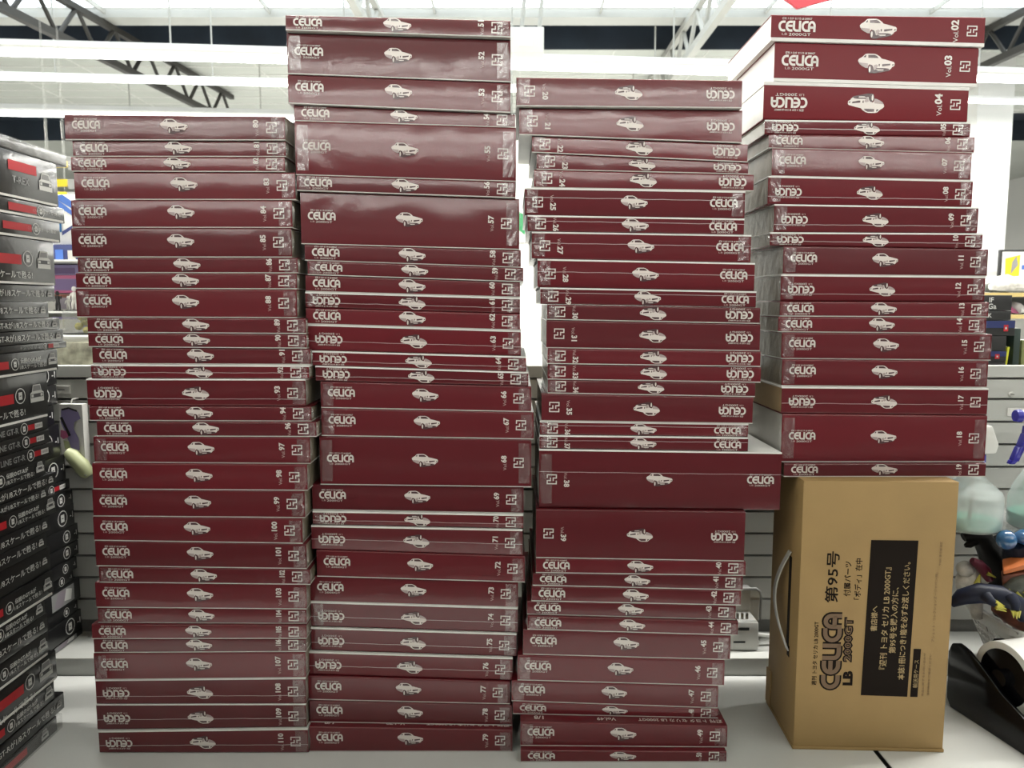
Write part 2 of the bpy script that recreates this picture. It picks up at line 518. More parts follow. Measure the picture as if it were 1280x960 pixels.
# roof: daylight strip, pale beam, dark recess, white sheets, second recess, white sheets
struct('ceiling', MB().box(-12, -8.2, CH, 12, 6.0, CH + .1).box(-12, 9.35, CH, 12, 12.35, CH + .1).box(-12, 14.4, CH, 12, 22.2, CH + .1), M['ceiling'])
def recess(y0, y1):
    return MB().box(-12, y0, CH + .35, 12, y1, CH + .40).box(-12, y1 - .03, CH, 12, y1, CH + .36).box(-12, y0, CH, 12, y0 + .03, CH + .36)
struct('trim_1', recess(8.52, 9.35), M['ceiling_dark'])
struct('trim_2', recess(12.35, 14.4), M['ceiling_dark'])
struct('trim_3', MB().box(-12, 8.26, CH - .02, 12, 8.50, CH + .2), M['steel'])
sk = MB().box(-12, 6.0, CH + .06, 12, 8.26, CH + .08)
struct('window_1', sk, M['sky'])
ro = MB()
for i in range(9):
    y = 6.1 + i*.26
    ro.box(-12, y, CH + .03, 12, y + .012, CH + .05)
for i in range(14):
    ro.box(-11 + i*1.7, 6.0, CH + .01, -10.985 + i*1.7, 8.26, CH + .06)
struct('trim_4', ro, M['truss_pale'])
# seams and purlins of the white sheets
pu = MB()
for i in range(8):
    pu.box(-12, 9.6 + i*.36, CH - .012, 12, 9.615 + i*.36, CH + .005)
for i in range(22):
    pu.box(-12 + i*1.1, 9.35, CH - .008, -11.99 + i*1.1, 12.35, CH + .005)
struct('trim_5', pu, M['white_paint'])
struct('wall_pillar', MB().box(5.55, 9.45, 0, 5.98, 9.8, CH), M['white_paint'])

# steel joists along the depth of the hall
def joist(x0, x1, m, label, y0=4.6, y1=11.2):
    t = empty('steel_roof_joist', ((x0+x1)/2, (y0+y1)/2, CH - .42))
    tag(t, label, 'roof joist', 'roof joists')
    o = t.location
    def P(y, z): return (x0 + (x1-x0)*(y-y0)/(y1-y0) - o.x, y - o.y, z - o.z)
    for nm, z, w in (('bottom_chord', CH - .42, .035), ('top_chord', CH - .06, .03)):
        mb = MB()
        a, b = P(y0, z), P(y1, z)
        mb.hexa([(a[0]-w, a[1], a[2]-w), (a[0]+w, a[1], a[2]-w), (b[0]+w, b[1], b[2]-w), (b[0]-w, b[1], b[2]-w),
                 (a[0]-w, a[1], a[2]+w), (a[0]+w, a[1], a[2]+w), (b[0]+w, b[1], b[2]+w), (b[0]-w, b[1], b[2]+w)])
        mb.build(nm, m, t)
    wb = MB()
    n = int((y1-y0)/.30)
    for i in range(n):
        ya, yb = y0 + (y1-y0)*i/n, y0 + (y1-y0)*(i+1)/n
        za, zb = (CH - .42, CH - .06) if i % 2 == 0 else (CH - .06, CH - .42)
        wb.tube([P(ya, za), P(yb, zb)], .022, 6)
    wb.build('web', m, t)
joist(-4.62, -3.95, M['truss'], 'dark steel lattice joist crossing the ceiling above the left stack')
joist(-1.36, -1.30, M['truss_pale'], 'grey steel joist whose end shows just above the tallest stack')
joist(1.84, 1.80, M['truss_pale'], 'grey steel joist slanting over the gap left of the open-sided top packs')
joist(5.3, 4.9, M['truss'], 'dark steel joist in the ceiling corner beside the white pillar')

# fluorescent strips: rows across the hall, in front of and behind the eye
ROWYAW = R(5.0)
def strip_light(yc, h, label, half=6.5, group=None, tube=.030, rods=True, lum=1.0, hw=1.0):
    t = empty('fluorescent_strip_light', (0, yc, CZ + h), ROWYAW)
    tag(t, label, 'ceiling light', 'rows of fluorescent strip lights')
    MB().prism([(a*hw, b*hw) for a, b in ((-.075, .02), (-.06, .0), (.06, .0), (.075, .02), (.05, .075), (-.05, .075))], 'x', -half, half).build('housing', M['white_paint'], t)
    MB().tube([(-half+.05, 0, -.026), (half-.05, 0, -.026)], tube, 10).build('tube', M['tube'], t)
    if rods:
        n = 9
        for i in range(n):
            x = -half + .4 + i*(2*half-.8)/(n-1)
            MB().tube([(x, 0, .07*hw), (x, 0, CH - CZ - h + .3)], .008, 6).build('hanging_rod', M['truss_pale'], t)
    L = bpy.data.lights.new('strip_lamp', 'AREA')
    L.shape = 'RECTANGLE'; L.size = 2*half; L.size_y = .055
    L.energy = LAMP_W*2*half*lum
    L.color = (1.0, .985, .93)
    lo = bpy.data.objects.new('strip_lamp', L)
    COL.objects.link(lo); lo.parent = t; lo.location = (0, 0, -.062)
    return t
strip_light(7.38, 2.21, 'long lit fluorescent strip nearest in front, running above all four stacks', lum=1.1)
strip_light(8.35, 2.25, 'thin second lit strip just below the nearest ceiling light', tube=.014, lum=.6, hw=.45)
strip_light(9.85, 2.25, 'third lit strip, whose left end meets the top of the left stack', lum=1.1)
strip_light(12.6, 2.20, 'fourth lit strip seen in the gap left of the left stack', lum=1.1)
strip_light(15.2, 2.20, 'fifth lit strip low in the distance behind the yellow signs')
strip_light(18.0, 2.20, 'last lit strip far at the back of the hall')
for y, h, lum, d in ((4.4, 2.55, 1.2, 'in the aisle beyond the tables'), (1.5, 2.55, 1.9, 'almost above the stacks'), (-.7, 1.5, .12, 'added unseen and low behind the viewer to grade the light'), (-3.2, 1.9, .9, 'added unseen behind the viewer, first grading row past the shelf'), (-4.4, 1.9, .8, 'added unseen behind the viewer, second grading row past the shelf'), (-5.8, 1.9, .8, 'added unseen behind the viewer, last grading row past the shelf')):
    strip_light(y, h, 'fluorescent strip light ' + d, rods=True, lum=lum)  # unseen rows behind the viewer, placed and lowered to grade light down the packs

# unseen shelf added behind the viewer: blocks low light, darkens what the packs mirror
g = empty('light_block_shelf', (0, -.75, 0)); tag(g, 'unseen dark shelf added behind the viewer to block light', 'shelf')
MB().box(-3.5, -.4, 0, 3.5, 0, 2.0).build('goods', M['light_block'], g)
sb = MB()
for z in (.1, .5, .9, 1.3, 1.7): sb.box(-3.5, 0, z, 3.5, .03, z + .03)
sb.build('shelf_edge', M['steel'], g)

# ------------------------------------------------------------------ tables and the slatted back panel
SEAM = .4995
def work_table(x0, x1, label):
    t = empty('white_table', ((x0+x1)/2, .8, 0)); tag(t, label, 'table', 'white work tables')
    cx, cy = t.location.x, t.location.y
    MB().box(x0-cx, .36-cy, TZ-.028, x1-cx, 1.218-cy, TZ).build('tabletop', M['table'], t, bevel=.0015)
    MB().box(x0-cx-.0012, .36-cy+.002, TZ-.026, x0-cx-.0002, 1.216-cy, TZ-.001).box(x1-cx+.0002, .36-cy+.002, TZ-.026, x1-cx+.0012, 1.216-cy, TZ-.001).build('edge_band', M['edge_black'], t)
    MB().box(x0-cx+.06, .44-cy, TZ-.09, x1-cx-.06, 1.15-cy, TZ-.0285).build('apron', M['steel'], t)
    for sx in (x0-cx+.04, x1-cx-.08):
        for sy in (.40-cy, 1.14-cy):
            MB().box(sx, sy, 0, sx+.04, sy+.04, TZ-.0285).build('leg', M['steel'], t)
work_table(-1.5, SEAM, 'wide white table carrying the three left stacks of packs')
work_table(SEAM + .007, 1.75, 'white table right of the black seam, under the tape dispenser')
PY = 1.325          # face of the back panel
bp = empty('back_panel', (0, PY, 0)); tag(bp, 'grey slatted metal panel standing along the back of the tables', 'slat panel')
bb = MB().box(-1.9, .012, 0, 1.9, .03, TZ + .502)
z = TZ + .508
k = 0
hs = [.024, .036, .040, .040, .040, .040, .040, .040, .040, .040, .040, .040]
sl = MB(); gp = MB()
for h in hs:
    sl.prism([(-.0, z-h+.0035), (.012, z-h+.0015), (.012, z), (.001, z-.001)], 'x', -1.9, 1.9)
    z -= h
sl.build('slats', M['steel'], bp)
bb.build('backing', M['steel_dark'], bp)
MB().box(-1.9, -.106, TZ - .1, 1.9, -.0005, TZ + .0295).build('base_shelf', M['steel'], bp, bevel=.001)
# top ledge behind the panel on which the goods of the next aisle stand
SZ = TZ + .50
sh = empty('shop_shelf', (0, 1.36, 0)); tag(sh, 'grey shop shelf whose top runs behind the slatted panel', 'shelf')
MB().box(-1.9, 0, SZ - .03, 1.9, .38, SZ).build('shelf_board', M['steel'], sh)
MB().box(-1.9, .36, 0, 1.9, .38, SZ - .0305).build('shelf_back', M['steel'], sh)
for px, py, w, lab in ((77, 487, .030, 'small white price card on the panel beside the purple toy card'), (1271, 515, .030, 'small white price card on the panel above the spray bottles')):
    c = at(px, py, PY - .002)
    t = empty('price_card', c); tag(t, lab, 'price card')
    MB().box(-w/2, -.0012, -.007, w/2, .0018, .007).build('card', M['card_white'], t)
    MB().flat([(-.006, -.001), (.006, -.001), (.006, .001), (-.006, .001)], -.0016).build('print', M['print_grey'], t)
c = at(1264.5, 493, PY - .002)
t = empty('panel_screw', c); tag(t, 'round silver screw head in the panel at the right edge', 'screw')
MB().lathe([(.0, -.002), (.004, -.002), (.0048, -.0005), (.0048, .002)], axis='y', seg=20).build('head', M['truss_pale'], t)
MB().box(-.003, -.0026, -.0005, .003, -.0019, .0005).build('slot', M['edge_black'], t)

# ------------------------------------------------------------------ crimson magazine packs
DEP = .21
# stack, number, print way, left x, right x, front y, bottom-left z, bottom-right z, top-left z, top-right z (z above the table)
PACKS = [
(1, 80, 'A', -0.5749, -0.2921, 1.0164, 0.82421, 0.8237, 0.8566, 0.8541),
(1, 81, 'A', -0.568, -0.2928, 1.0195, 0.8037, 0.8035, 0.82419, 0.8237),
(1, 82, 'A', -0.5704, -0.294, 1.018, 0.7847, 0.78421, 0.8037, 0.8035),
(1, 83, 'A', -0.5683, -0.2816, 1.0189, 0.7491, 0.7488, 0.7847, 0.78419),
(1, 84, 'A', -0.5734, -0.2864, 1.0177, 0.7131, 0.7129, 0.7491, 0.7488),
(1, 85, 'A', -0.5748, -0.2877, 1.0163, 0.6749, 0.6746, 0.7131, 0.7129),
(1, 86, 'A', -0.5676, -0.2804, 1.0151, 0.6546, 0.6541, 0.6749, 0.6746),
(1, 87, 'A', -0.5702, -0.2815, 1.0131, 0.6341, 0.6333, 0.6546, 0.6541),
(1, 88, 'A', -0.5711, -0.2822, 1.0125, 0.59682, 0.59582, 0.6341, 0.6333),
(1, 89, 'A', -0.557, -0.2709, 1.0105, 0.5767, 0.5751, 0.59678, 0.59578),
(1, 90, 'A', -0.5574, -0.2706, 1.0112, 0.55771, 0.55581, 0.5767, 0.5751),
(1, 91, 'A', -0.5545, -0.2665, 1.0134, 0.5354, 0.5341, 0.55769, 0.55579),
(1, 92, 'B', -0.5535, -0.2673, 1.0064, 0.51659, 0.5161, 0.5354, 0.5341),
(1, 93, 'B', -0.5606, -0.2724, 1.0069, 0.4807, 0.47961, 0.51661, 0.5161),
(1, 94, 'A', -0.5591, -0.2658, 1.007, 0.46032, 0.45931, 0.4807, 0.47959),
(1, 96, 'A', -0.549, -0.2591, 1.0043, 0.43989, 0.43909, 0.46028, 0.45929),
(1, 97, 'A', -0.5546, -0.2681, 1.0044, 0.40469, 0.40279, 0.43991, 0.43911),
(1, 98, 'A', -0.5565, -0.2719, 1.0012, 0.36909, 0.36719, 0.40471, 0.40281),
(1, 99, 'A', -0.5586, -0.2762, 1.0012, 0.3322, 0.32998, 0.36911, 0.36721),
(1, 100, 'A', -0.5589, -0.2801, 1.0, 0.29931, 0.29513, 0.3322, 0.33002),
(1, 101, 'A', -0.5579, -0.2756, 0.9997, 0.26423, 0.26033, 0.29929, 0.29507),
(1, 102, 'A', -0.5542, -0.2713, 0.9987, 0.24196, 0.23867, 0.26417, 0.26027),
(1, 103, 'A', -0.5612, -0.2772, 0.9997, 0.20651, 0.204, 0.24204, 0.23873),
(1, 104, 'A', -0.5599, -0.2782, 1.0004, 0.18488, 0.1835, 0.20649, 0.204),
(1, 105, 'A', -0.5667, -0.2774, 0.9956, 0.1641, 0.1646, 0.18492, 0.1835),
(1, 106, 'A', -0.5658, -0.2788, 0.9968, 0.144, 0.1456, 0.1641, 0.1646),
(1, 107, 'A', -0.5671, -0.2802, 0.9971, 0.1056, 0.10851, 0.144, 0.1456),
(1, 108, 'B', -0.5674, -0.2815, 0.9979, 0.0701, 0.0707, 0.1056, 0.10849),
(1, 109, 'B', -0.569, -0.2823, 0.9992, 0.03239, 0.03608, 0.0701, 0.0707),
(1, 110, 'B', -0.5667, -0.2798, 0.9968, 0.0004, 0.0004, 0.03241, 0.03612),
(2, 51, 'A', -0.2852, -0.002, 1.0099, 0.95758, 0.9488, 0.9766, 0.9698),
(2, 52, 'A', -0.2865, -0.002, 1.0177, 0.90668, 0.8963, 0.95762, 0.9488),
(2, 53, 'A', -0.2874, -0.0021, 1.0195, 0.87051, 0.85883, 0.90672, 0.8963),
(2, 54, 'A', -0.282, 0.0041, 1.0248, 0.84981, 0.84132, 0.87029, 0.85857),
(2, 55, 'A', -0.2812, 0.0052, 1.0228, 0.78122, 0.77248, 0.84979, 0.84128),
(2, 56, 'A', -0.2799, 0.0042, 1.0207, 0.76104, 0.75139, 0.78118, 0.77252),
(2, 57, 'A', -0.2774, 0.0095, 1.0259, 0.69276, 0.68513, 0.76096, 0.75121),
(2, 58, 'A', -0.2732, 0.0116, 1.0253, 0.67127, 0.66185, 0.69264, 0.68507),
(2, 59, 'A', -0.2691, 0.0148, 1.0216, 0.65234, 0.64283, 0.67113, 0.66175),
(2, 60, 'A', -0.2727, 0.0106, 1.0229, 0.63039, 0.6225, 0.65246, 0.64297),
(2, 61, 'B', -0.2732, 0.0106, 1.0225, 0.6096, 0.6016, 0.63041, 0.6225),
(2, 62, 'A', -0.2734, 0.0106, 1.0233, 0.58763, 0.57912, 0.6096, 0.6016),
(2, 63, 'B', -0.2717, 0.0117, 1.024, 0.55258, 0.54489, 0.58757, 0.57908),
(2, 64, 'B', -0.2661, 0.0187, 1.0219, 0.53255, 0.52395, 0.55242, 0.54471),
(2, 65, 'B', -0.2626, 0.0219, 1.0227, 0.51157, 0.50475, 0.53245, 0.52385),
(2, 66, 'A', -0.2568, 0.0258, 1.0245, 0.4752, 0.46943, 0.51143, 0.50465),
(2, 67, 'A', -0.2566, 0.0291, 1.024, 0.43717, 0.43227, 0.4752, 0.46937),
(2, 68, 'A', -0.2603, 0.026, 1.0249, 0.36972, 0.36614, 0.43723, 0.43233),
(2, 69, 'A', -0.273, 0.0159, 1.0285, 0.33371, 0.32839, 0.36988, 0.36626),
(2, 70, 'B', -0.272, 0.0153, 1.0238, 0.31398, 0.30809, 0.33369, 0.32841),
(2, 71, 'B', -0.2737, 0.0142, 1.0212, 0.2803, 0.27096, 0.31402, 0.30811),
(2, 72, 'A', -0.2674, 0.0176, 1.0208, 0.24214, 0.23366, 0.2801, 0.27084),
(2, 73, 'A', -0.2779, 0.0083, 1.0232, 0.2057, 0.19679, 0.24246, 0.23394),
(2, 74, 'B', -0.2777, 0.0078, 1.023, 0.1698, 0.16057, 0.2057, 0.19681),
(2, 75, 'B', -0.278, 0.0061, 1.0205, 0.13643, 0.12711, 0.1698, 0.16063),
(2, 76, 'B', -0.282, 0.0006, 1.0174, 0.103, 0.09395, 0.13657, 0.12729),
(2, 77, 'A', -0.2821, -0.0028, 1.0141, 0.06812, 0.06143, 0.103, 0.09405),
(2, 78, 'A', -0.2804, 0.0, 1.0107, 0.03712, 0.03221, 0.06808, 0.06137),
(2, 79, 'A', -0.2785, 0.0006, 0.9999, 0.0004, 0.0004, 0.03708, 0.03219),
(3, 20, 'a', 0.0056, 0.2954, 1.0197, 0.86732, 0.86462, 0.9036, 0.8996),
(3, 21, 'a', 0.0094, 0.2989, 1.0276, 0.8331, 0.82257, 0.86728, 0.86458),
(3, 22, 'a', 0.0261, 0.3082, 1.0308, 0.81124, 0.79864, 0.8325, 0.82223),
(3, 23, 'a', 0.0325, 0.3102, 1.032, 0.78956, 0.78328, 0.81096, 0.79855),
(3, 24, 'a', 0.0289, 0.3172, 1.0303, 0.7659, 0.76131, 0.78964, 0.78312),
(3, 25, 'b', 0.0168, 0.306, 1.0286, 0.73043, 0.72569, 0.7661, 0.76149),
(3, 26, 'b', 0.0205, 0.3048, 1.025, 0.70935, 0.70498, 0.73037, 0.72571),
(3, 27, 'b', 0.0264, 0.3154, 1.0276, 0.67387, 0.66836, 0.70925, 0.70482),
(3, 28, 'b', 0.034, 0.3219, 1.029, 0.63623, 0.63102, 0.67373, 0.66824),
(3, 29, 'b', 0.0377, 0.3239, 1.0258, 0.61408, 0.60935, 0.63617, 0.63098),
(3, 30, 'a', 0.0468, 0.3297, 1.0248, 0.59339, 0.58781, 0.61392, 0.60925),
(3, 31, 'a', 0.0458, 0.3306, 1.0247, 0.55571, 0.55141, 0.59341, 0.58779),
(3, 32, 'a', 0.0475, 0.3314, 1.0225, 0.5346, 0.53061, 0.55569, 0.55139),
(3, 33, 'a', 0.0477, 0.3332, 1.0242, 0.5136, 0.50924, 0.5346, 0.53059),
(3, 34, 'a', 0.0482, 0.326, 1.0231, 0.49502, 0.48998, 0.5136, 0.50935),
(3, 35, 'a', 0.0397, 0.3233, 1.0217, 0.45769, 0.45387, 0.49518, 0.49002),
(3, 36, 'b', 0.0378, 0.3184, 1.0239, 0.4385, 0.4352, 0.45771, 0.45393),
(3, 37, 'b', 0.0373, 0.3188, 1.0232, 0.41951, 0.41542, 0.4385, 0.4352),
(3, 38, 'b', 0.0369, 0.3645, 1.0221, 0.33809, 0.33453, 0.41952, 0.41476),
(3, 39, 'a', 0.0326, 0.3162, 1.0158, 0.2702, 0.26522, 0.33813, 0.33505),
(3, 40, 'A', 0.0327, 0.3186, 1.0154, 0.24917, 0.24498, 0.2702, 0.26518),
(3, 41, 'A', 0.0284, 0.3154, 1.0153, 0.23138, 0.22457, 0.24923, 0.24502),
(3, 42, 'A', 0.0268, 0.313, 1.0141, 0.20973, 0.20353, 0.23142, 0.22463),
(3, 43, 'A', 0.0208, 0.3065, 1.0141, 0.19091, 0.18294, 0.20987, 0.20367),
(3, 44, 'A', 0.0213, 0.3091, 1.0097, 0.17131, 0.16266, 0.19089, 0.18286),
(3, 45, 'A', 0.0153, 0.2995, 1.0096, 0.13579, 0.12779, 0.17149, 0.16294),
(3, 46, 'A', 0.0077, 0.2917, 1.0075, 0.09968, 0.09159, 0.13601, 0.12801),
(3, 47, 'A', -0.0006, 0.2837, 1.0069, 0.07003, 0.0595, 0.09992, 0.09181),
(3, 48, 'A', 0.0011, 0.2837, 1.0046, 0.05262, 0.046, 0.06997, 0.0595),
(3, 49, 'A', 0.0114, 0.2919, 0.9858, 0.0176, 0.01529, 0.05238, 0.0458),
(3, 50, 'A', 0.0118, 0.2886, 0.9757, 0.0004, 0.0004, 0.0176, 0.01531),
(4, 2, 'A', 0.3483, 0.6357, 1.0765, 0.9665, 0.95863, 1.0009, 0.9974),
(4, 3, 'A', 0.3552, 0.6308, 1.0796, 0.91463, 0.90707, 0.96631, 0.95877),
(4, 4, 'B', 0.3426, 0.6212, 1.0803, 0.86442, 0.86123, 0.91497, 0.90733),
(4, 5, 'B', 0.3454, 0.6261, 1.0804, 0.84503, 0.84134, 0.86438, 0.86117),
(4, 6, 'A', 0.3507, 0.6317, 1.0775, 0.82564, 0.81914, 0.84497, 0.84126),
(4, 7, 'A', 0.3545, 0.6265, 1.073, 0.78764, 0.78162, 0.82556, 0.81926),
(4, 8, 'B', 0.3494, 0.6287, 1.0702, 0.74976, 0.74556, 0.78776, 0.78158),
(4, 9, 'B', 0.3577, 0.6363, 1.0664, 0.71189, 0.71032, 0.74964, 0.74544),
(4, 10, 'B', 0.3531, 0.644, 1.0662, 0.69354, 0.68895, 0.71191, 0.71028),
(4, 11, 'A', 0.3709, 0.6506, 1.0622, 0.65428, 0.65148, 0.69326, 0.68885),
(4, 12, 'B', 0.3678, 0.647, 1.0588, 0.6179, 0.61681, 0.65432, 0.65152),
(4, 13, 'A', 0.3662, 0.6512, 1.0545, 0.5972, 0.59579, 0.6179, 0.61679),
(4, 14, 'A', 0.3646, 0.6489, 1.0539, 0.57592, 0.57343, 0.5972, 0.59581),
(4, 15, 'A', 0.3688, 0.6557, 1.0504, 0.5395, 0.53698, 0.57588, 0.57337),
(4, 16, 'A', 0.3697, 0.6514, 1.0474, 0.50229, 0.49989, 0.5395, 0.53702),
(4, 17, 'B', 0.3677, 0.6489, 1.0395, 0.46551, 0.4627, 0.50231, 0.49991),
(4, 18, 'A', 0.3691, 0.649, 1.0381, 0.3982, 0.3985, 0.46549, 0.4627),
(4, 19, 'A', 0.371, 0.6461, 1.0296, 0.3794, 0.3794, 0.3982, 0.3985),
]
TITLE = {1: title_mesh(.0365, M['print'], M['print_dim']), 2: title_mesh(.0500, M['print'], M['print_dim'])}
CAR = {1: car_mesh(.0355), 2: car_mesh(.0500)}
EMB = emblem_mesh(.0137, M['print'])

def vol_mesh(n, big):
    s = '%02d' % n
    ds, vs = (.0135, .0095) if big else (.0098, .0062)
    d = text_mesh(s, ds, M['print'], .036, 'LEFT'); v = text_mesh('Vol.', vs, M['print_dim'] if not big else M['print'], 0.0, 'LEFT')
    me = v.copy()
    wv = max(q.co.x for q in v.vertices); wd = max(q.co.x for q in d.vertices)
    zb = min(q.co.z for q in d.vertices) - min(q.co.z for q in v.vertices)
    me.transform(Matrix.Translation((-(wv+wd+.0006)/2, 0, zb)))
    bm = bmesh.new(); bm.from_mesh(me)
    n0 = len(bm.faces)
    d2 = d.copy(); d2.transform(Matrix.Translation((-(wv+wd+.0006)/2 + wv + .0006, 0, 0)))
    bm.from_mesh(d2); bm.faces.ensure_lookup_table()
    me.materials.append(M['print'])
    for f in bm.faces[n0:]: f.material_index = 1
    bm.to_mesh(me); bm.free(); bpy.data.meshes.remove(d2)
    me.name = 'volume_number'
    return me

WORDS = {1: 'left stack', 2: 'second stack', 3: 'third stack', 4: 'right stack'}
def cover_mb(x0, x1, zb0, zb1, zt0, zt1, th=.0011, bk=.0018, r=.0022, flip=False):
    """printed sheet: the spine and the broad cover bent round one edge (cover up; flip: cover down)"""
    mb = MB()
    def prof(zb, zt):
        if not flip:
            P = [(0, zb+bk)] + [(r - r*math.cos(R(a)), zt - r + r*math.sin(R(a))) for a in (0, 22, 45, 68, 90)] + [(DEP, zt), (DEP, zt-th), (th, zt-th), (th, zb+bk)]
        else:
            P = [(0, zt-bk)] + [(r - r*math.cos(R(a)), zb + r - r*math.sin(R(a))) for a in (0, 22, 45, 68, 90)] + [(DEP, zb), (DEP, zb+th), (th, zb+th), (th, zt-bk)]
        return P
    a, b = prof(zb0, zt0), prof(zb1, zt1)
    n = len(a)
    vs = [(x0, *q) for q in a] + [(x1, *q) for q in b]
    fs = [tuple(range(n)), tuple(range(n, 2*n))[::-1]]
    for i in range(n):
        j = (i+1) % n
        fs.append((i, n+i, n+j, j))
    if flip: fs = [f[::-1] for f in fs]
    mb.add(vs, fs)
    return mb

def slab(x0, x1, y0, y1, b0, b1, t0, t1):
    return MB().hexa([(x0,y0,b0),(x1,y0,b1),(x1,y1,b1),(x0,y1,b0),(x0,y0,t0),(x1,y0,t1),(x1,y1,t1),(x0,y1,t0)])

def fold_mb(xe, sgn, z0, z1, rnd):
    """crumpled film ear at one end of the pack"""
    mb = MB()
    nx, nz = 6, 7
    vs = []
    for i in range(nx):
        for j in range(nz):
            u, w = i/(nx-1), j/(nz-1)
            x = xe - sgn*(.017*(1-u)) + (sgn*.0028*math.sin(math.pi*w) if i == nx-1 else 0) + (rnd.uniform(-.0012, .0012) if 0 < i < nx-1 else 0)
            zz = z0 + (z1-z0)*(.08 + .84*w)
            y = -.0010 - (rnd.uniform(0, .0016) if 0 < i < nx-1 else 0) + (.004 if i == nx-1 else 0)
            vs.append((x, y, zz))
    fs = []
    for i in range(nx-1):
        for j in range(nz-1):
            q = (i*nz+j, (i+1)*nz+j, (i+1)*nz+j+1, i*nz+j+1)
            fs.append((q[0], q[1], q[2])); fs.append((q[0], q[2], q[3]))
    return mb.add(vs, fs)

SIDE4 = {2: 'card_white', 3: 'card_white', 4: 'card_white', 5: 'card_pale', 17: 'card_tan', 18: 'card_pale', 9: 'film_side', 12: 'film_side'}
def pack(st, n, ty, x0, x1, D, bl, br, tl, tr):
    rnd = random.Random(n*13 + st)
    big = n in (2, 3, 4)
    bare = big
    flip = ty in 'Bb'            # white back uppermost
    mirrored = ty in 'ab'        # number at the left end
    z0 = min(bl, br)
    cx = (x0+x1)/2
    root = empty('magazine_pack', (cx, D, TZ + z0))
    title_down = ty in 'Ba'
    lab = ('bare' if bare else 'film-wrapped') + ' crimson pack marked Vol. %02d' % n
    thick = (tl+tr-bl-br)/2
    lab += (', thick' if thick > .045 else ', slim' if thick < .026 else ',') + (' spine' if thick > .045 or thick < .026 else ' middling spine')
    lab += (' with title upside down' if title_down else ' with title upright') + ', ' + WORDS[st]
    tag(root, lab, 'magazine pack', 'crimson magazine packs in the ' + WORDS[st])
    a, b = x0-cx, x1-cx
    e = .0003
    B0, B1, T0, T1 = bl-z0, br-z0, tl-z0-e, tr-z0-e
    bk = (.0021 if flip else .0012) if not bare else .0045
    cm = M['crimson_bare'] if bare else M['crimson']
    cv = cover_mb(a, b, B0, B1, T0, T1, bk=bk, flip=flip).build('cover', cm, root, smooth=True, angle=50)
    side = SIDE4.get(n, 'film_side') if st == 4 else 'film_side'
    th = .0012
    if not flip:
        slab(a+.0006, b-.0006, .0013, DEP-.001, B0+bk, B1+bk, T0-th, T1-th).build('carton', M[side], root)
        slab(a-.0002, b+.0002, -.0003, DEP, B0, B1, B0+bk-.0001, B1+bk-.0001).build('backing_card', M['card_white'] if bare else M['card_pale'], root)
    else:
        slab(a+.0006, b-.0006, .0013, DEP-.001, B0+th, B1+th, T0-bk, T1-bk).build('carton', M[side], root)
        slab(a-.0002, b+.0002, -.0003, DEP, T0-bk+.0001, T1-bk+.0001, T0, T1).build('backing_card', M['card_white'], root)
    W = b - a
    zl, zr = (B0+T0)/2 + (.0006 if not flip else -.0006), (B1+T1)/2 + (.0006 if not flip else -.0006)
    roll = math.atan2(zr-zl, W)
    Y = -.0007
    def place(nm, me, off, dz, ang):
        """off metres from the left end along the spine; dz above its middle line"""
        x = a + off
        z = zl + (zr-zl)*off/W + dz
        o = link_mesh(nm, me, root, (x, Y, z), (0, -roll + ang, 0))
        tl_ = (T0-B0) + (T1-T0-B1+B0)*off/W
        if tl_ < .0215:
            if nm == 'title_lettering': o.scale = (1, 1, min(1, (tl_-.0014)*.92/.0179))
            elif nm == 'car_picture': o.scale = (1, 1, min(1, (tl_-.0016)*.92/.0182))
            elif nm == 'volume_number': o.scale = (min(1, (tl_-.0012)*.92/max(v.co.x*2 for v in me.vertices)), 1, 1)
        return o
    sgn = -1 if title_down else 1
    vis = (thick - .024)/2
    dz = .0025 if not title_down else -.0015
    if thick < .026: dz = .0002*sgn
    if big: dz = .0015*sgn
    tw = .0500 if big else .0365
    toff = .0095 + tw/2
    if mirrored: toff = W - toff
    place('title_lettering', TITLE[2 if big else 1], toff, dz, 0 if not title_down else math.pi)
    place('car_picture', CAR[2 if big else 1], W*(.497 if not big else .50), dz*.6, 0 if not title_down else math.pi)
    vo, eo = (.041, .0175) if big else (.0372, .0170)
    vm = vol_mesh(n, big)
    if mirrored:
        place('volume_number', vm, vo, -.0005, math.pi/2); place('publisher_emblem', EMB, eo, 0, 0)
    else:
        place('volume_number', vm, W-vo, -.0005, -math.pi/2); place('publisher_emblem', EMB, W-eo, 0, 0)
    if flip and not bare:        # the weld of the film runs along the spine
        f = rnd.uniform(.25, .45) if ty == 'B' else rnd.uniform(.55, .7)
        if n == 38: f = .62
        pts = []
        for i in range(25):
            u = i/24
            pts.append((a + u*W, (B0+(T0-B0)*f)*(1-u) + (B1+(T1-B1)*f)*u + rnd.uniform(-.0003, .0003)))
        MB().stroke(pts, .0007, -.0011).build('wrap_seam', M['seam'], root)
    if not bare and n not in (17, 39, 35, 19, 31):
        ends = [-1] if mirrored else [1]
        if rnd.random() < .35 or st == 4: ends.append(-ends[0])
        for s in ends:
            xe = a if s < 0 else b
            zz0, zz1 = (B0, T0) if s < 0 else (B1, T1)
            fo = fold_mb(xe, s, zz0, zz1, rnd).build('wrap_fold', M['film'], root)
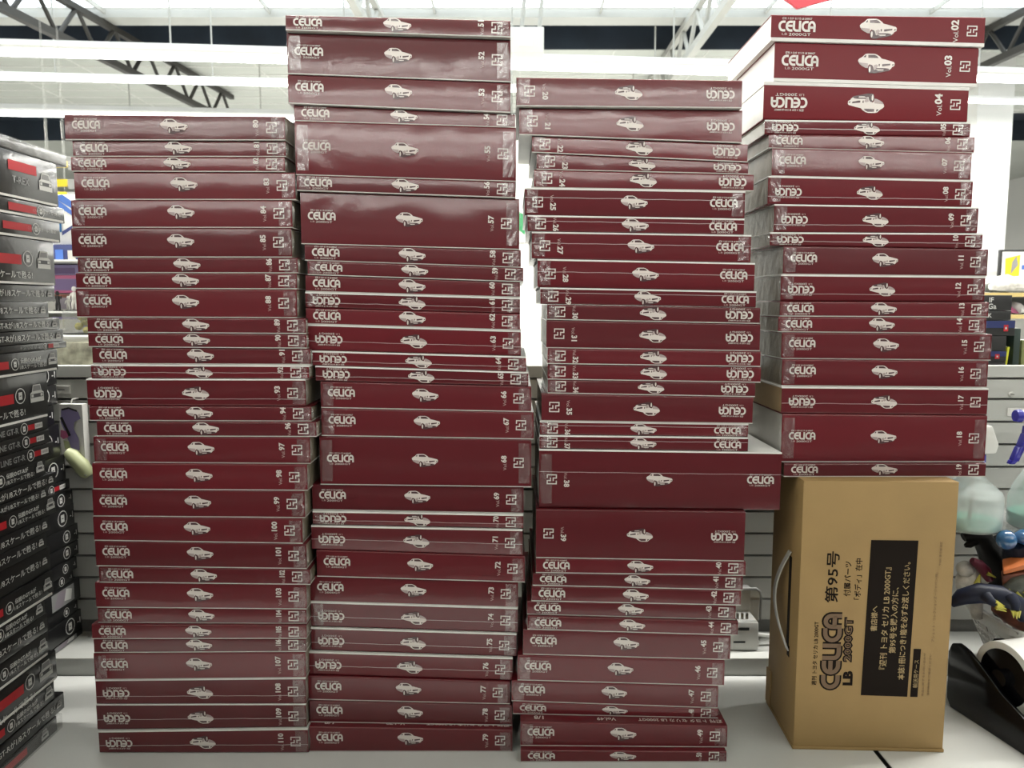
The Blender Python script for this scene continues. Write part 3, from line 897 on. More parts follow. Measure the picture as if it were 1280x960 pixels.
    if n in (49, 79, 40):        # cover printing that shows along the upper edge
        cov = bmesh.new()
        parts = []
        for body, size, x in (('週刊 トヨタ セリカ LB 2000GT', .0085, W*.78), ('Vol.49' if n == 49 else 'Vol.%d' % n, .010, W*.42), ('1/8', .012, W*.09)):
            t = text_mesh(body, size, M['print'], .02)
            q = t.copy()
            q.transform(Matrix.Rotation(R(-90), 4, 'X'))       # lie flat, face up
            q.transform(Matrix.Rotation(math.pi, 4, 'Z'))      # head of the letters towards the spine
            q.transform(Matrix.Translation((a + x, .0115, 0)))
            cov.from_mesh(q); bpy.data.meshes.remove(q)
        for v in cov.verts:
            u = (v.co.x - a)/W
            v.co.z = T0 + (T1-T0)*u + .0001
        me = bpy.data.meshes.new('cover_lettering'); cov.to_mesh(me); cov.free()
        me.materials.append(M['print'])
        link_mesh('cover_lettering', me, root)
    return root
for p in PACKS: pack(*p)

# ------------------------------------------------------------------ kraft carton under the right stack
BX0, BX1, BY, BD, BH = .390, .5935, 1.0035, .125, .3792
KY = R(-2.2)
kb = empty('cardboard_box', ((BX0+BX1)/2, BY, TZ), KY)
tag(kb, 'tall brown cardboard box standing on end under the right stack', 'box')
KW = (BX1-BX0)/2
MB().box(-KW, 0, .0045, KW, BD, BH).build('carton', M['kraft'], kb, bevel=.0012)
MB().box(-KW-.0012, -.0012, 0, KW+.0012, BD+.001, .0044).build('bottom_flap', M['kraft'], kb, bevel=.0008)
MB().box(-KW-.0022, BD-.02, .0046, -KW-.0003, BD+.0005, .058).build('side_flap', M['kraft'], kb)
# handle slot and plastic carrying strap on the narrow left side
MB().box(-KW-.0006, .030, .118, -KW-.0002, .040, .134).box(-KW-.0006, .034, .134, -KW-.0002, .044, .262).build('handle_slot', M['ink'], kb)
hp = []
for i in range(15):
    u = i/14
    hp.append((-KW-.003-.013*math.sin(math.pi*u), .034+.004*u + .022*math.sin(math.pi*u), .128 + .142*u))
hm = MB()
for w in range(len(hp)):
    pass
vs, fs = [], []
for i, p in enumerate(hp):
    vs += [(p[0], p[1]-.005, p[2]), (p[0], p[1]+.005, p[2]), (p[0]+.0018, p[1]+.005, p[2]), (p[0]+.0018, p[1]-.005, p[2])]
for i in range(len(hp)-1):
    for k in range(4):
        k2 = (k+1) % 4
        fs.append((i*4+k, i*4+k2, (i+1)*4+k2, (i+1)*4+k))
hm.add(vs, fs + [(3,2,1,0), tuple(len(vs)-4+k for k in range(4))])
hm.build('carrying_strap', M['grey_plastic'] if False else M['card_pale'], kb)

# printing on the broad face: px pairs are read off as fractions of the face
def fx(px, py):
    """photo point on the box face -> (x, z) on that face"""
    t, k = ray(py)
    D = BY
    x = (px-640)/960*D*k - (BX0+BX1)/2
    return x/math.cos(KY), (CZ - D*t) - TZ
def print_text(name, body, px, py, length, m, bold=0.0, parent=kb, y=-.0005, height=None):
    """a line that reads upwards, its middle at that point of the face; length and height in metres"""
    x, z = fx(px, py)
    me = text_mesh(body, .01, m, bold).copy()
    xs = [v.co.x for v in me.vertices]; zs = [v.co.z for v in me.vertices]
    f = length/(max(xs)-min(xs))
    g = f if height is None else height/(max(zs)-min(zs))
    me.transform(Matrix.Diagonal((f, 1, g, 1)))
    return link_mesh(name, me, parent, (x, y, z), (0, -R(90), 0))
PXM = 1/905.0
print_text('weekly_line', '週刊 トヨタ セリカ LB 2000GT', 1020, 818, 82*PXM, M['ink'], .01, height=6*PXM)
# outlined masthead
k = 27.6*PXM
tx, tz = fx(1040, 815)
mb = MB()
def up(P): return [(-(z-.5)*k*.80, (x-1.77)*k) for x, z in P]
for s in title_strokes(): mb.stroke(up(s), .34*k, 0, 0)
for s in title_strokes(): mb.stroke(up(s), .19*k, -.0002, 1)
o = mb.build('masthead', [M['ink'], M['ink_light']], kb); o.location = (tx, -.0005, tz)
print_text('model_line', '2000GT', 1060.5, 800, 58*PXM, M['ink'], .085, height=12*PXM)
print_text('model_line', '2000GT', 1060.5, 800, 55*PXM, M['ink_light'], .0, y=-.0008, height=8*PXM)
print_text('model_line', 'LB', 1060, 848, 19*PXM, M['ink'], .06, height=12*PXM)
print_text('issue_line', '第95号', 1041, 722, 65*PXM, M['ink'], .014, height=16*PXM)
print_text('part_line', '付属パーツ', 1060, 724, 44*PXM, M['ink'], .012, height=8.5*PXM)
print_text('part_line', '「ボディ」在中', 1073, 724, 52*PXM, M['ink'], .012, height=8.5*PXM)
def panel(name, q):
    P = [fx(*p) for p in q]
    MB().flat(P, -.0004).build(name, M['ink'], kb)
panel('notice_panel', [(1089, 675), (1147, 675), (1133, 870), (1076, 869)])
print_text('notice_line', '書店様へ', 1092.5, 773, 32*PXM, M['reverse'], .012, y=-.0007, height=8*PXM)
print_text('notice_line', '『週刊 トヨタ セリカ LB 2000GT』', 1106, 773, 130*PXM, M['reverse'], .012, y=-.0007, height=9*PXM)
print_text('notice_line', '第95号を購入の方に、', 1116.5, 775, 84*PXM, M['reverse'], .012, y=-.0007, height=8.5*PXM)
print_text('notice_line', '本誌1冊につき1箱を必ずお渡しください。', 1129, 776, 150*PXM, M['reverse'], .012, y=-.0007, height=8.5*PXM)
panel('transport_panel', [(1141, 810), (1150, 810), (1145.5, 870), (1136.5, 870)])
print_text('notice_line', '輸送用ケース', 1143.5, 841, 36*PXM, M['reverse'], .0, y=-.0007, height=6*PXM)
print_text('small_print', 'アシェット・コレクションズ・ジャパン(株)', 1167, 758, 88*PXM, M['ink_mid'], .0, height=4.5*PXM)
print_text('small_print', '〒000 東京都港区', 1174, 691, 30*PXM, M['ink_mid'], .0, height=3*PXM)
print_text('small_print', '商品に関するお問い合わせ', 1153, 842, 56*PXM, M['ink_mid'], .0, height=3*PXM)
print_text('small_print', '受付時間をご確認ください', 1160, 842, 54*PXM, M['ink_mid'], .0, height=3*PXM)

# ------------------------------------------------------------------ black packs at the left edge
NEAR=[(1.1679, 0.8158, 0.8322, 'lid'), (1.1393, 0.7539, 0.8158, 'plain'), (1.1532, 0.7319, 0.7539, 'label'), (1.1384, 0.7028, 0.7319, 'label'), (1.1197, 0.6404, 0.7028, 'big'), (1.1192, 0.6174, 0.6404, 'slim'), (1.1013, 0.5945, 0.6174, 'slim'), (1.1226, 0.5778, 0.5945, 'slim'), (1.1328, 0.5598, 0.5778, 'slim'), (1.1395, 0.5498, 0.5598, 'tag'), (1.1112, 0.5192, 0.5498, 'two'), (1.0851, 0.4555, 0.5192, 'big'), (1.0789, 0.4373, 0.4555, 'tag'), (1.0825, 0.4178, 0.4373, 'tag'), (1.0899, 0.398, 0.4178, 'tag'), (1.0708, 0.3735, 0.398, 'two'), (1.0911, 0.3559, 0.3735, 'slim'), (1.0707, 0.3424, 0.3559, 'slim'), (1.0873, 0.3143, 0.3424, 'two'), (1.0696, 0.2937, 0.3143, 'slim'), (1.0598, 0.2706, 0.2937, 'slim'), (1.0679, 0.235, 0.2706, 'slim'), (1.0679, 0.2, 0.235, 'two'), (1.0464, 0.1787, 0.2, 'two'), (1.0511, 0.1515, 0.1787, 'slim'), (1.0519, 0.1178, 0.1515, 'two'), (1.063, 0.0758, 0.1178, 'big'), (1.056, 0.048, 0.0758, 'two'), (1.0761, 0.0225, 0.048, 'slim'), (1.055, 0.0, 0.0225, 'film')]
FAR=[(1.2831, 0.4803, 0.5138, 'end'), (1.2796, 0.4472, 0.4803, 'end'), (1.2716, 0.4133, 0.4472, 'end'), (1.2807, 0.3592, 0.4133, 'end'), (1.2942, 0.3153, 0.3592, 'end'), (1.3005, 0.2968, 0.3153, 'tag'), (1.3077, 0.2695, 0.2968, 'end'), (1.3142, 0.2308, 0.2695, 'end'), (1.3279, 0.2009, 0.2308, 'end'), (1.32, 0.1752, 0.2009, 'end'), (1.3076, 0.1529, 0.1752, 'end'), (1.2983, 0.1356, 0.1529, 'end'), (1.3149, 0.0975, 0.1356, 'art'), (1.3071, 0.0771, 0.0975, 'end'), (1.3141, 0.0413, 0.0771, 'end'), (1.3157, 0.03, 0.0413, 'art')]
ORD = ['topmost', 'second', 'third', 'fourth', 'fifth', 'sixth', 'seventh', 'eighth', 'ninth', 'tenth', 'eleventh', 'twelfth', 'thirteenth', 'fourteenth',
       'fifteenth', 'sixteenth', 'seventeenth', 'eighteenth', 'nineteenth', 'twentieth', 'twenty-first', 'twenty-second', 'twenty-third', 'twenty-fourth', 'twenty-fifth',
       'twenty-sixth', 'twenty-seventh', 'twenty-eighth', 'twenty-ninth', 'thirtieth']
def grille_car(w, h):
    """front of a coupe, seen head on"""
    mb = MB()
    T = lambda P: [(x*w, z*h) for x, z in P]
    mb.flat(T([(-.5,-.5),(.5,-.5),(.5,.02),(.36,.12),(.27,.5),(-.27,.5),(-.36,.12),(-.5,.02)]), 0, 0)
    mb.flat(T([(-.24,.44),(.24,.44),(.31,.14),(-.31,.14)]), -.00004, 1)
    mb.flat(T([(-.46,-.02),(.46,-.02),(.46,-.24),(-.46,-.24)]), -.00004, 2)
    mb.flat(T([(-.42,-.05),(-.26,-.05),(-.26,-.2),(-.42,-.2)]), -.00006, 0)
    mb.flat(T([(.26,-.05),(.42,-.05),(.42,-.2),(.26,-.2)]), -.00006, 0)
    return mb.mesh('car_picture', [M['print_white'], M['print_grey'], M['print_dark']])
def ring_mesh(r):
    mb = MB()
    mb.stroke(arc(0, 0, r, r, 0, 337.5, 15), r*.13, 0, 0, closed=True)
    mb.flat([(-.38*r, -.5*r), (.38*r, -.5*r), (.38*r, .5*r), (-.38*r, .5*r)], 0, 0)
    mb.flat([(-.18*r, -.06*r), (.18*r, -.06*r), (.18*r, .06*r), (-.18*r, .06*r)], -.00004, 1)
    return mb.mesh('round_emblem', [M['print_white'], M['black_matt']])
RINGS = {s: ring_mesh(s) for s in (.0075, .010, .013)}
GCAR = {h: grille_car(h*1.25, h) for h in (.009, .013, .024)}
def red_label_mesh(w, h):
    mb = MB().flat([(0, -h/2), (w*.45, -h/2), (w*.45, h/2), (0, h/2)], 0, 0)
    mb.flat([(w*.47, -h/2), (w, -h/2), (w, h/2), (w*.47, h/2)], 0, 1)
    for i in range(5): mb.flat([(w*(.52+.09*i), -h*.25), (w*(.57+.09*i), -h*.25), (w*(.57+.09*i), h*.25), (w*(.52+.09*i), h*.25)], -.00004, 2)
    return mb.mesh('red_label', [M['print_red'], M['print_white'], M['print_grey']])
RLAB = red_label_mesh(.032, .0075)
def red_bar(w, h):
    return MB().flat([(0, -h/2), (w, -h/2), (w, h/2), (0, h/2)], 0).mesh('red_label', [M['print_red']])
RBAR = {.010: red_bar(.06, .010), .013: red_bar(.06, .013)}
SLOGAN = 'GT-Rが1/8スケールで甦る!'
def black_pack(xf, yend, zb, zt, kind, length, depth, label, group, yaw=0.0):
    """front towards +x; its far end at yend"""
    h = zt - zb - .0004
    root = empty('black_magazine_pack', (xf, yend, TZ + zb), R(90) + yaw)
    tag(root, label, 'magazine pack', group)
    # local: front face y=0 looking -y, x from -length to 0
    pale = kind in ('lid', 'film')
    MB().box(-length, 0, 0, 0, depth, h).build('carton', M['black_pack'], root, bevel=.0012)
    Y = -.0006
    mid = h/2
    def put(nm, me, x, z, sc=1.0): return link_mesh(nm, me, root, (x, Y, z), (0, 0, 0), sc)
    def slogan(x_end, z, size, two=False):
        if two:
            t = text_mesh('1/8スケールで甦る!', size, M['print_white'], .006); w = max(v.co.x for v in t.vertices)
            put('slogan', t, x_end - w, z - size*.62)
            t = text_mesh('伝説のGT-Rが', size, M['print_white'], .02); w2 = max(v.co.x for v in t.vertices)
            put('slogan', t, x_end - 2*w + w2 + .002, z + size*.55)
        else:
            t = text_mesh(SLOGAN, size, M['print_white'], .006); w = max(v.co.x for v in t.vertices)
            put('slogan', t, x_end - w, z)
    if kind == 'slim':
        put('car_picture', GCAR[.009], -.014, mid); slogan(-.024, mid, min(.0105, h*.6))
    elif kind == 'tag':
        put('red_label', RLAB, -.046, mid, min(1, h/.012)); put('round_emblem', RINGS[.0075], -.054, mid, min(1, h/.018))
        t = text_mesh('SKYLINE GT-R', min(.011, h*.6), M['print_grey'], .02); w = max(v.co.x for v in t.vertices)
        put('slogan', t, -.066 - w, mid)
    elif kind == 'two':
        put('car_picture', GCAR[.013], -.014, mid + .002, min(1.2, h/.022)); slogan(-.028, mid, .0072, True)
        put('round_emblem', RINGS[.0075], -.105 + .008, mid); put('red_label', RBAR[.010], -.17, mid)
    elif kind == 'big':
        put('car_picture', GCAR[.024], -.026, mid + .004); put('round_emblem', RINGS[.010], -.062, mid + .004)
        put('red_label', RBAR[.013], -.136, mid + .002); slogan(-.054, mid - .018, .011)
    elif kind == 'label':
        put('round_emblem', RINGS[.0075], -.058, mid); put('red_label', RBAR[.010], -.128, mid); slogan(-.012, mid, .0055)
    elif kind == 'plain':
        t = text_mesh('T-REX', .013, M['print_grey'], .02); put('slogan', t, -.085, mid - .006)
        put('red_label', RBAR[.013], -.11, mid + .012); put('car_picture', GCAR[.024], -.03, mid)
    elif kind == 'end':
        r = .013 if h > .03 else (.010 if h > .022 else .0075)
        put('round_emblem', RINGS[r], -.036, mid)
        t = text_mesh('-1', r*1.1, M['print_white'], .02); put('slogan', t, -.010, mid)
    elif kind == 'art':
        mb = MB()
        z0, z1 = h*.12, h*.88
        mb.flat([(-.085, z0), (-.02, z0), (-.02, z1), (-.085, z1)], 0, 0)
        mb.flat([(-.08, z0+.1*h), (-.055, z0), (-.04, z1-.1*h), (-.065, z1)], -.00003, 1)
        mb.flat([(-.05, z0+.2*h), (-.03, z0+.1*h), (-.026, z1-.2*h), (-.043, z1-.05*h)], -.00005, 2)
        put('photo_strip', mb.mesh('photo_strip', [M['print_grey'], M['print_mauve'], M['print_white']]), 0, 0)
    elif kind == 'film':
        put('car_picture', GCAR[.013], -.03, mid); put('red_label', RBAR[.010], -.13, mid)
    if kind in ('big', 'label', 'plain') or (kind == 'two' and h > .03):
        MB().box(-length+.004, -.0012, .0004, -.006, -.0003, .0034).build('backing_edge', M['card_white'], root)
    if pale:
        MB().box(-length, -.004, .0008, .006, depth, h + .0002).build('film_sleeve', M['film'], root)
    return root
KW_ = {'lid': 'clear-lidded slim', 'plain': 'thick glossy', 'label': 'red-labelled', 'big': 'thick', 'slim': 'slim', 'tag': 'slim tag-labelled', 'two': 'two-line', 'film': 'film-sleeved', 'end': 'round-emblem', 'art': 'photo-printed'}
nrnd = random.Random(3)
for i, (ye, zb, zt, kd) in enumerate(NEAR):
    black_pack(-.66 + nrnd.uniform(-.0015, .0015), ye, zb, zt, kd, .285, .20, '%s black pack, %s from the top of the stack at the left edge' % (KW_[kd], ORD[i]) if i else 'topmost clear-lidded black pack of the stack at the left edge', 'black packs in the stack at the left edge')
for i, (ye, zb, zt, kd) in enumerate(FAR):
    ye = min(ye, 1.3225)
    black_pack(-.765 + nrnd.uniform(-.002, .002), ye, zb, zt, kd, ye - 1.115, .20, '%s black pack, %s from the top of the half-hidden rear stack' % (KW_[kd], ORD[i]) if i else 'topmost black pack of the half-hidden rear stack at the left', 'black packs in the rear left stack')

# ------------------------------------------------------------------ right side of the table
# tape dispenser: two cheeks with a curved top edge, a base between them, and a roll on its hub
td = empty('tape_dispenser', (.668, 1.13, TZ), 0.0)
tag(td, 'black glossy tape dispenser on the table right of the cardboard box', 'tape dispenser')
td.rotation_euler = (0, 0, R(13.0))
def cheek(x0, x1):
    top = [(-.012, .0), (-.004, .012), (-.002, .085), (-.008, .100), (-.022, .106), (-.040, .102), (-.065, .088), (-.10, .066), (-.15, .046), (-.20, .036), (-.26, .033), (-.275, .028), (-.28, .0)]
    return MB().prism([(y, z) for y, z in top][::-1], 'x', x0, x1)
cheek(0, .006).build('side_cheek', M['black_plastic'], td, bevel=.0018)
cheek(.076, .082).build('side_cheek', M['black_plastic'], td, bevel=.0018)
MB().prism([(-.27, .0005), (-.015, .0005), (-.015, .022), (-.27, .020)], 'x', .0062, .0758).build('base', M['black_plastic'], td)
MB().lathe([(.012, .0062), (.012, .0758)], c=(0, -.088, .083), axis='x', seg=20).build('axle', M['black_plastic'], td)
bl = MB().box(.010, -.273, .021, .072, -.266, .046)
for i in range(14): bl.prism([(.010 + i*.0045, .046), (.0145 + i*.0045, .046), (.01225 + i*.0045, .050)], 'y', -.2715, -.2675)
bl.build('cutter_blade', M['truss_pale'], td)
tr = empty('tape_roll', td.matrix_basis @ Vector((.041, -.088, .083)), R(13.0))
tag(tr, 'wide white tape roll with black core in the tape dispenser', 'tape roll')
MB().lathe([(.040, -.026), (.0495, -.026), (.050, -.0255), (.050, .0255), (.0495, .026), (.040, .026), (.040, -.026)], axis='x', seg=48).build('tape', M['white_plastic'], tr, smooth=True)
MB().lathe([(.0125, -.0265), (.0398, -.0265), (.0398, -.020), (.036, -.018), (.036, .018), (.0398, .020), (.0398, .0265), (.0125, .0265), (.0125, -.0265)], axis='x', seg=40).build('core', M['black_plastic'], tr, smooth=True)

# shelf bracket with two trigger bottles
WX = .98
sb_ = empty('bottle_shelf', (WX, PY, TZ + .262)); tag(sb_, 'clear shelf on the panel carrying the two spray bottles', 'shelf')
MB().box(-.34, -.15, -.004, .34, -.0006, 0).build('shelf_plate', M['clear'], sb_)
MB().box(-.34, -.003, -.03, .34, -.0006, -.0042).build('back_lip', M['clear'], sb_)
def spray(x, y, prof, level, label, rz):
    t = empty('spray_bottle', (x, y, TZ + .2625), rz); tag(t, label, 'spray bottle', 'spray bottles on the clear shelf')
    MB().lathe(prof, seg=36).build('bottle', M['bottle'], t, smooth=True)
    ins = [(max(r-.002, .001), h) for r, h in prof if .002 < h < level]
    MB().lathe([(.0, .002)] + [(prof[1][0]-.002, .0021)] + ins + [(ins[-1][0], level), (.0, level)], seg=36).build('liquid', M['liquid'], t, smooth=True, angle=50)
    H = prof[-1][1]
    MB().lathe([(.017, H-.004), (.018, H-.003), (.018, H+.014), (.014, H+.015), (.0, H+.015)], seg=24).build('collar', M['blue_plastic'], t, smooth=True)
    hd = MB().prism([(-.020, H+.0155), (.030, H+.0155), (.034, H+.030), (.022, H+.060), (-.034, H+.060), (-.044, H+.050), (-.044, H+.040), (-.022, H+.036)], 'y', -.011, .011)
    hd.build('sprayer_head', M['white_plastic'], t, bevel=.003)
    MB().lathe([(.0, -.052), (.009, -.052), (.010, -.047), (.010, -.0435), (.0, -.0435)], c=(0, 0, H+.050), axis='x', seg=20).build('nozzle', M['blue_plastic'], t, smooth=True)
    tg = MB()
    P = [(-.030, H+.034, .007), (-.032, H+.022, .0075), (-.040, H+.002, .007), (-.050, H-.020, .006), (-.054, H-.026, .005)]
    for i in range(len(P)-1):
        a, b = P[i], P[i+1]
        tg.hexa([(a[0]-.005, -a[2], a[1]), (a[0]+.004, -a[2], a[1]), (a[0]+.004, a[2], a[1]), (a[0]-.005, a[2], a[1]),
                 (b[0]-.004, -b[2], b[1]), (b[0]+.004, -b[2], b[1]), (b[0]+.004, b[2], b[1]), (b[0]-.004, b[2], b[1])][4:] +
                [(a[0]-.005, -a[2], a[1]), (a[0]+.004, -a[2], a[1]), (a[0]+.004, a[2], a[1]), (a[0]-.005, a[2], a[1])])
    tg.build('trigger', M['blue_plastic'], t, bevel=.0012)
    MB().tube([(0, 0, .006), (.004, 0, H*.5), (0, 0, H-.006)], .0025, 8).build('dip_tube', M['card_pale'], t)
    return t
BP1 = [(.0, .0), (.041, .0), (.045, .004), (.046, .012), (.046, .052), (.043, .060), (.034, .068), (.022, .078), (.015, .088), (.0145, .104)]
BP2 = [(.0, .0), (.041, .0), (.046, .004), (.047, .012), (.0465, .045), (.042, .062), (.032, .082), (.024, .098), (.0165, .112), (.0145, .128)]
spray(.722, 1.185, BP1, .014, 'milky squat spray bottle half hidden behind the pack marked Vol. 19', R(0))
spray(.836, 1.185, BP2, .024, 'milky spray bottle with blue trigger at the right edge', R(0))

# perforated basket with toy figures
BKX0, BKX1, BKY0, BKY1, BKH = .757, 1.10, 1.105, 1.245, .125
bk = empty('plastic_basket', ((BKX0+BKX1)/2, (BKY0+BKY1)/2, TZ)); tag(bk, 'white perforated plastic basket of toys behind the tape dispenser', 'basket')
hx, hy = (BKX1-BKX0)/2, (BKY1-BKY0)/2
TP = .042
def wall_pts(ax0, ay0, ax1, ay1):
    """a side of the basket: lattice of square holes between a solid foot and a solid rim band"""
    mb = MB()
    def P(u, z, off):
        s = 1 - TP*(1-z/BKH)/hy*1.0
        x = ax0 + (ax1-ax0)*u; y = ay0 + (ay1-ay0)*u
        nx, ny = (ay1-ay0), -(ax1-ax0)
        l = math.hypot(nx, ny)
        return (x*(1 - TP*(1-z/BKH)/hx) + nx/l*off, y*(1 - TP*(1-z/BKH)/hy) + ny/l*off, z)
    def cell(u0, u1, z0, z1):
        mb.hexa([P(u0,z0,0), P(u1,z0,0), P(u1,z0,-.0022), P(u0,z0,-.0022), P(u0,z1,0), P(u1,z1,0), P(u1,z1,-.0022), P(u0,z1,-.0022)])
    L = math.hypot(ax1-ax0, ay1-ay0)
    n = max(4, int(L/.0125))
    cell(0, 1, .0008, .018); cell(0, 1, BKH-.030, BKH-.001)
    zs = [.018 + i*(BKH-.048)/6 for i in range(7)]
    for i in range(1, 6): cell(0, 1, zs[i]-.0018, zs[i]+.0018)
    for i in range(n+1):
        u = i/n; w = .0015/L
        cell(max(0, u-w), min(1, u+w), .018, BKH-.030)
    return mb
for nm, q in (('side_wall', (-hx, hy, -hx, -hy)), ('front_wall', (-hx, -hy, hx, -hy)), ('side_wall', (hx, -hy, hx, hy)), ('rear_wall', (hx, hy, -hx, hy))):
    wall_pts(*q).build(nm, M['white_plastic'], bk)
rim = MB()
c_ = .012
ring = [(-hx+c_, -hy), (hx-c_, -hy), (hx, -hy+c_), (hx, hy-c_), (hx-c_, hy), (-hx+c_, hy), (-hx, hy-c_), (-hx, -hy+c_)]
n = len(ring)
vs = []
for (x, y) in ring:
    l = math.hypot(x, y)
    for f, z in ((1.0, BKH-.010), (1.035, BKH-.010), (1.035, BKH), (.985, BKH)):
        vs.append((x*f, y*f, z))
fs = []
for i in range(n):
    j = (i+1) % n
    for k in range(4):
        k2 = (k+1) % 4
        fs.append((i*4+k, j*4+k, j*4+k2, i*4+k2))
rim.add(vs, fs).build('rim', M['white_plastic'], bk, bevel=.002)
fl = MB().box(-(hx-TP)+.004, -(hy-TP)+.004, .0006, (hx-TP)-.004, (hy-TP)-.004, .003)
fl.build('base', M['white_plastic'], bk)
bx, by = bk.location.x, bk.location.y

def toy(loc, label, cat='toy'):
    t = empty('toy_monster', loc); tag(t, label, cat, 'toy monsters heaped in the white basket'); return t
def limb(t, nm, pts, rad, m, seg=10):
    return MB().tube([Vector(p) for p in pts], rad, seg).build(nm, m, t, smooth=True)
# the toys are set by where they show over the left rim of the basket
def rel(t, q): return [Vector(at(*p)) - t.location for p in q]
def spines(t, nm, pts, dv, r, m):
    mb = MB()
    for p in pts: mb.tube([p, Vector(p) + Vector(dv)], [r, r*.15], 6)
    mb.build(nm, M[m], t)
# rust coloured monster lying along the bottom
o = at(1268, 770, 1.165); t = toy(o, 'rust brown toy monster lying along the basket rim')
limb(t, 'body', [(-.030,.002,.018), (-.012,-.004,.010), (.015,-.006,.0), (.05,-.004,-.006), (.09,.0,-.010)], [.012,.019,.024,.026,.018], M['toy_rust'], 14)
limb(t, 'arm', [(-.002,-.020,.012), (-.012,-.026,.020), (-.022,-.022,.024)], [.009,.008,.004], M['toy_rust'])
limb(t, 'tail', [(.09,.0,-.010), (.12,.004,-.014), (.15,.006,-.022)], [.016,.010,.003], M['toy_rust'])
spines(t, 'back_spines', [(-.012+.018*i, -.006, .024-.006*i) for i in range(5)], (.002, -.004, .012), .005, 'toy_rust')
# black long-necked monster
o = at(1239, 724, 1.215); t = toy(o, 'black long-necked toy monster rising behind the basket heap')
limb(t, 'body', [(.03,.0,-.06), (.025,.0,-.02), (.010,.0,.02), (-.008,.0,.052), (-.020,.0,.070), (-.036,.0,.076), (-.050,.0,.070)], [.020,.026,.024,.018,.016,.014,.007], M['toy_black'], 12)
limb(t, 'jaw', [(-.030,-.004,.068), (-.044,-.006,.060), (-.050,-.006,.058)], [.008,.006,.003], M['toy_black'])
spines(t, 'neck_spines', [(.016-.007*i, -.004, .040+.009*i) for i in range(5)], (.010, 0, .010), .005, 'toy_black')
# blue-eyed monster with an orange beak
o = at(1268, 703, 1.142); t = toy(o, 'blue-eyed toy monster with a broad orange beak')
limb(t, 'body', [(.035,.02,-.07), (.030,.015,-.03), (.016,.010,.010), (.006,.006,.030)], [.026,.030,.026,.018], M['toy_navy'], 14)
MB().ball((-.016, -.002, .036), .0150, .0150, .0155, 18).build('eye_dome', M['toy_blue'], t, smooth=True)
MB().ball((.016, -.002, .040), .0210, .017, .013, 18).build('eye_dome', M['toy_blue'], t, smooth=True)
MB().add([(-.036,-.030,-.004), (.012,-.034,.016), (.040,-.020,.020), (.030,.0,.016), (-.020,.0,.006), (-.034,-.028,-.010), (.014,-.032,.004), (.040,-.018,.006)], [(0,1,2,3,4), (0,5,6,1), (1,6,7,2), (0,4,5), (2,7,3), (5,4,3,7,6)]).build('upper_beak', M['toy_orange'], t, bevel=.002)
MB().add([(-.034,-.026,-.012), (.000,-.030,-.004), (.006,-.008,-.004), (-.024,-.006,-.010), (-.030,-.022,-.030), (-.010,-.024,-.034), (-.006,-.008,-.032), (-.022,-.008,-.030)], [(0,1,2,3), (7,6,5,4), (0,4,5,1), (1,5,6,2), (2,6,7,3), (3,7,4,0)]).build('lower_beak', M['toy_rust'], t, bevel=.002)
# grey-green spiny monster
o = at(1281, 731, 1.125); t = toy(o, 'grey-green spiny toy monster filling the right of the basket')
MB().ball((.012, .0, .0), .036, .026, .032, 20).build('body', M['toy_grey'], t, smooth=True)
limb(t, 'neck', [(-.006,-.004,.004), (-.022,-.008,.002), (-.034,-.010,-.006)], [.020,.014,.008], M['toy_grey'], 12)
spines(t, 'back_spines', [(-.036+.011*i, -.016-.002*i, -.002-.003*(i % 2)) for i in range(5)], (.010, -.004, -.008), .0035, 'toy_yellow')
limb(t, 'tail', [(.03,.0,-.01), (.06,.0,-.016), (.09,.004,-.006)], [.020,.013,.004], M['toy_grey'], 10)
# navy monster with yellow claws
o = at(1242, 750, 1.095); t = toy(o, 'navy blue toy monster with yellow claws leaning over the rim')
limb(t, 'body', [(-.044,.030,-.018), (-.034,.022,-.004), (-.014,.012,.006), (.014,.006,.004), (.036,.004,-.006), (.050,.004,-.030)], [.006,.012,.015,.015,.013,.009], M['toy_navy'], 12)
limb(t, 'arm', [(.020,-.006,.008), (.022,-.016,.000), (.020,-.020,-.008)], [.009,.007,.005], M['toy_navy'])
limb(t, 'arm', [(-.012,.0,.006), (-.010,-.008,.002), (-.004,-.012,-.002)], [.009,.007,.005], M['toy_navy'])
spines(t, 'claws', [(.016,-.021,-.008), (.020,-.022,-.009), (.024,-.021,-.008)], (.0, -.002, -.010), .0032, 'toy_yellow')
spines(t, 'claws', [(-.006,-.012,.002), (-.004,-.013,-.002), (-.003,-.012,-.006)], (.014, -.002, -.006), .0042, 'toy_yellow')
# pale horned monster against the box
o = at(1208, 720, 1.185); t = toy(o, 'pale grey toy monster with a yellow horn beside the cardboard box')
MB().ball((.006, 0, -.010), .022, .016, .026, 16).build('body', M['toy_white'], t, smooth=True)
MB().ball((-.006, -.006, .014), .014, .012, .013, 12).build('head', M['toy_white'], t, smooth=True)
MB().ball((.022, -.006, -.002), .011, .010, .011, 12).build('shoulder', M['toy_white'], t, smooth=True)
limb(t, 'horn', [(.008,-.018,-.018), (.004,-.022,-.004), (.009,-.020,.010)], [.006,.0045,.001], M['toy_yellow'], 8)
limb(t, 'leg', [(.012,.0,-.024), (.020,.002,-.046), (.024,.004,-.070)], [.012,.010,.008], M['toy_white'])
o = at(1224, 708, 1.165); t = toy(o, 'small maroon toy monster between the pale and the spiny one')
limb(t, 'body', [(-.012,0,.010), (-.002,.0,.004), (.010,.0,-.008), (.018,.0,-.022)], [.005,.008,.009,.006], M['toy_maroon'])
limb(t, 'claws', [(.008,-.008,-.008), (.020,-.011,-.014)], [.0035,.001], M['toy_yellow'], 6)

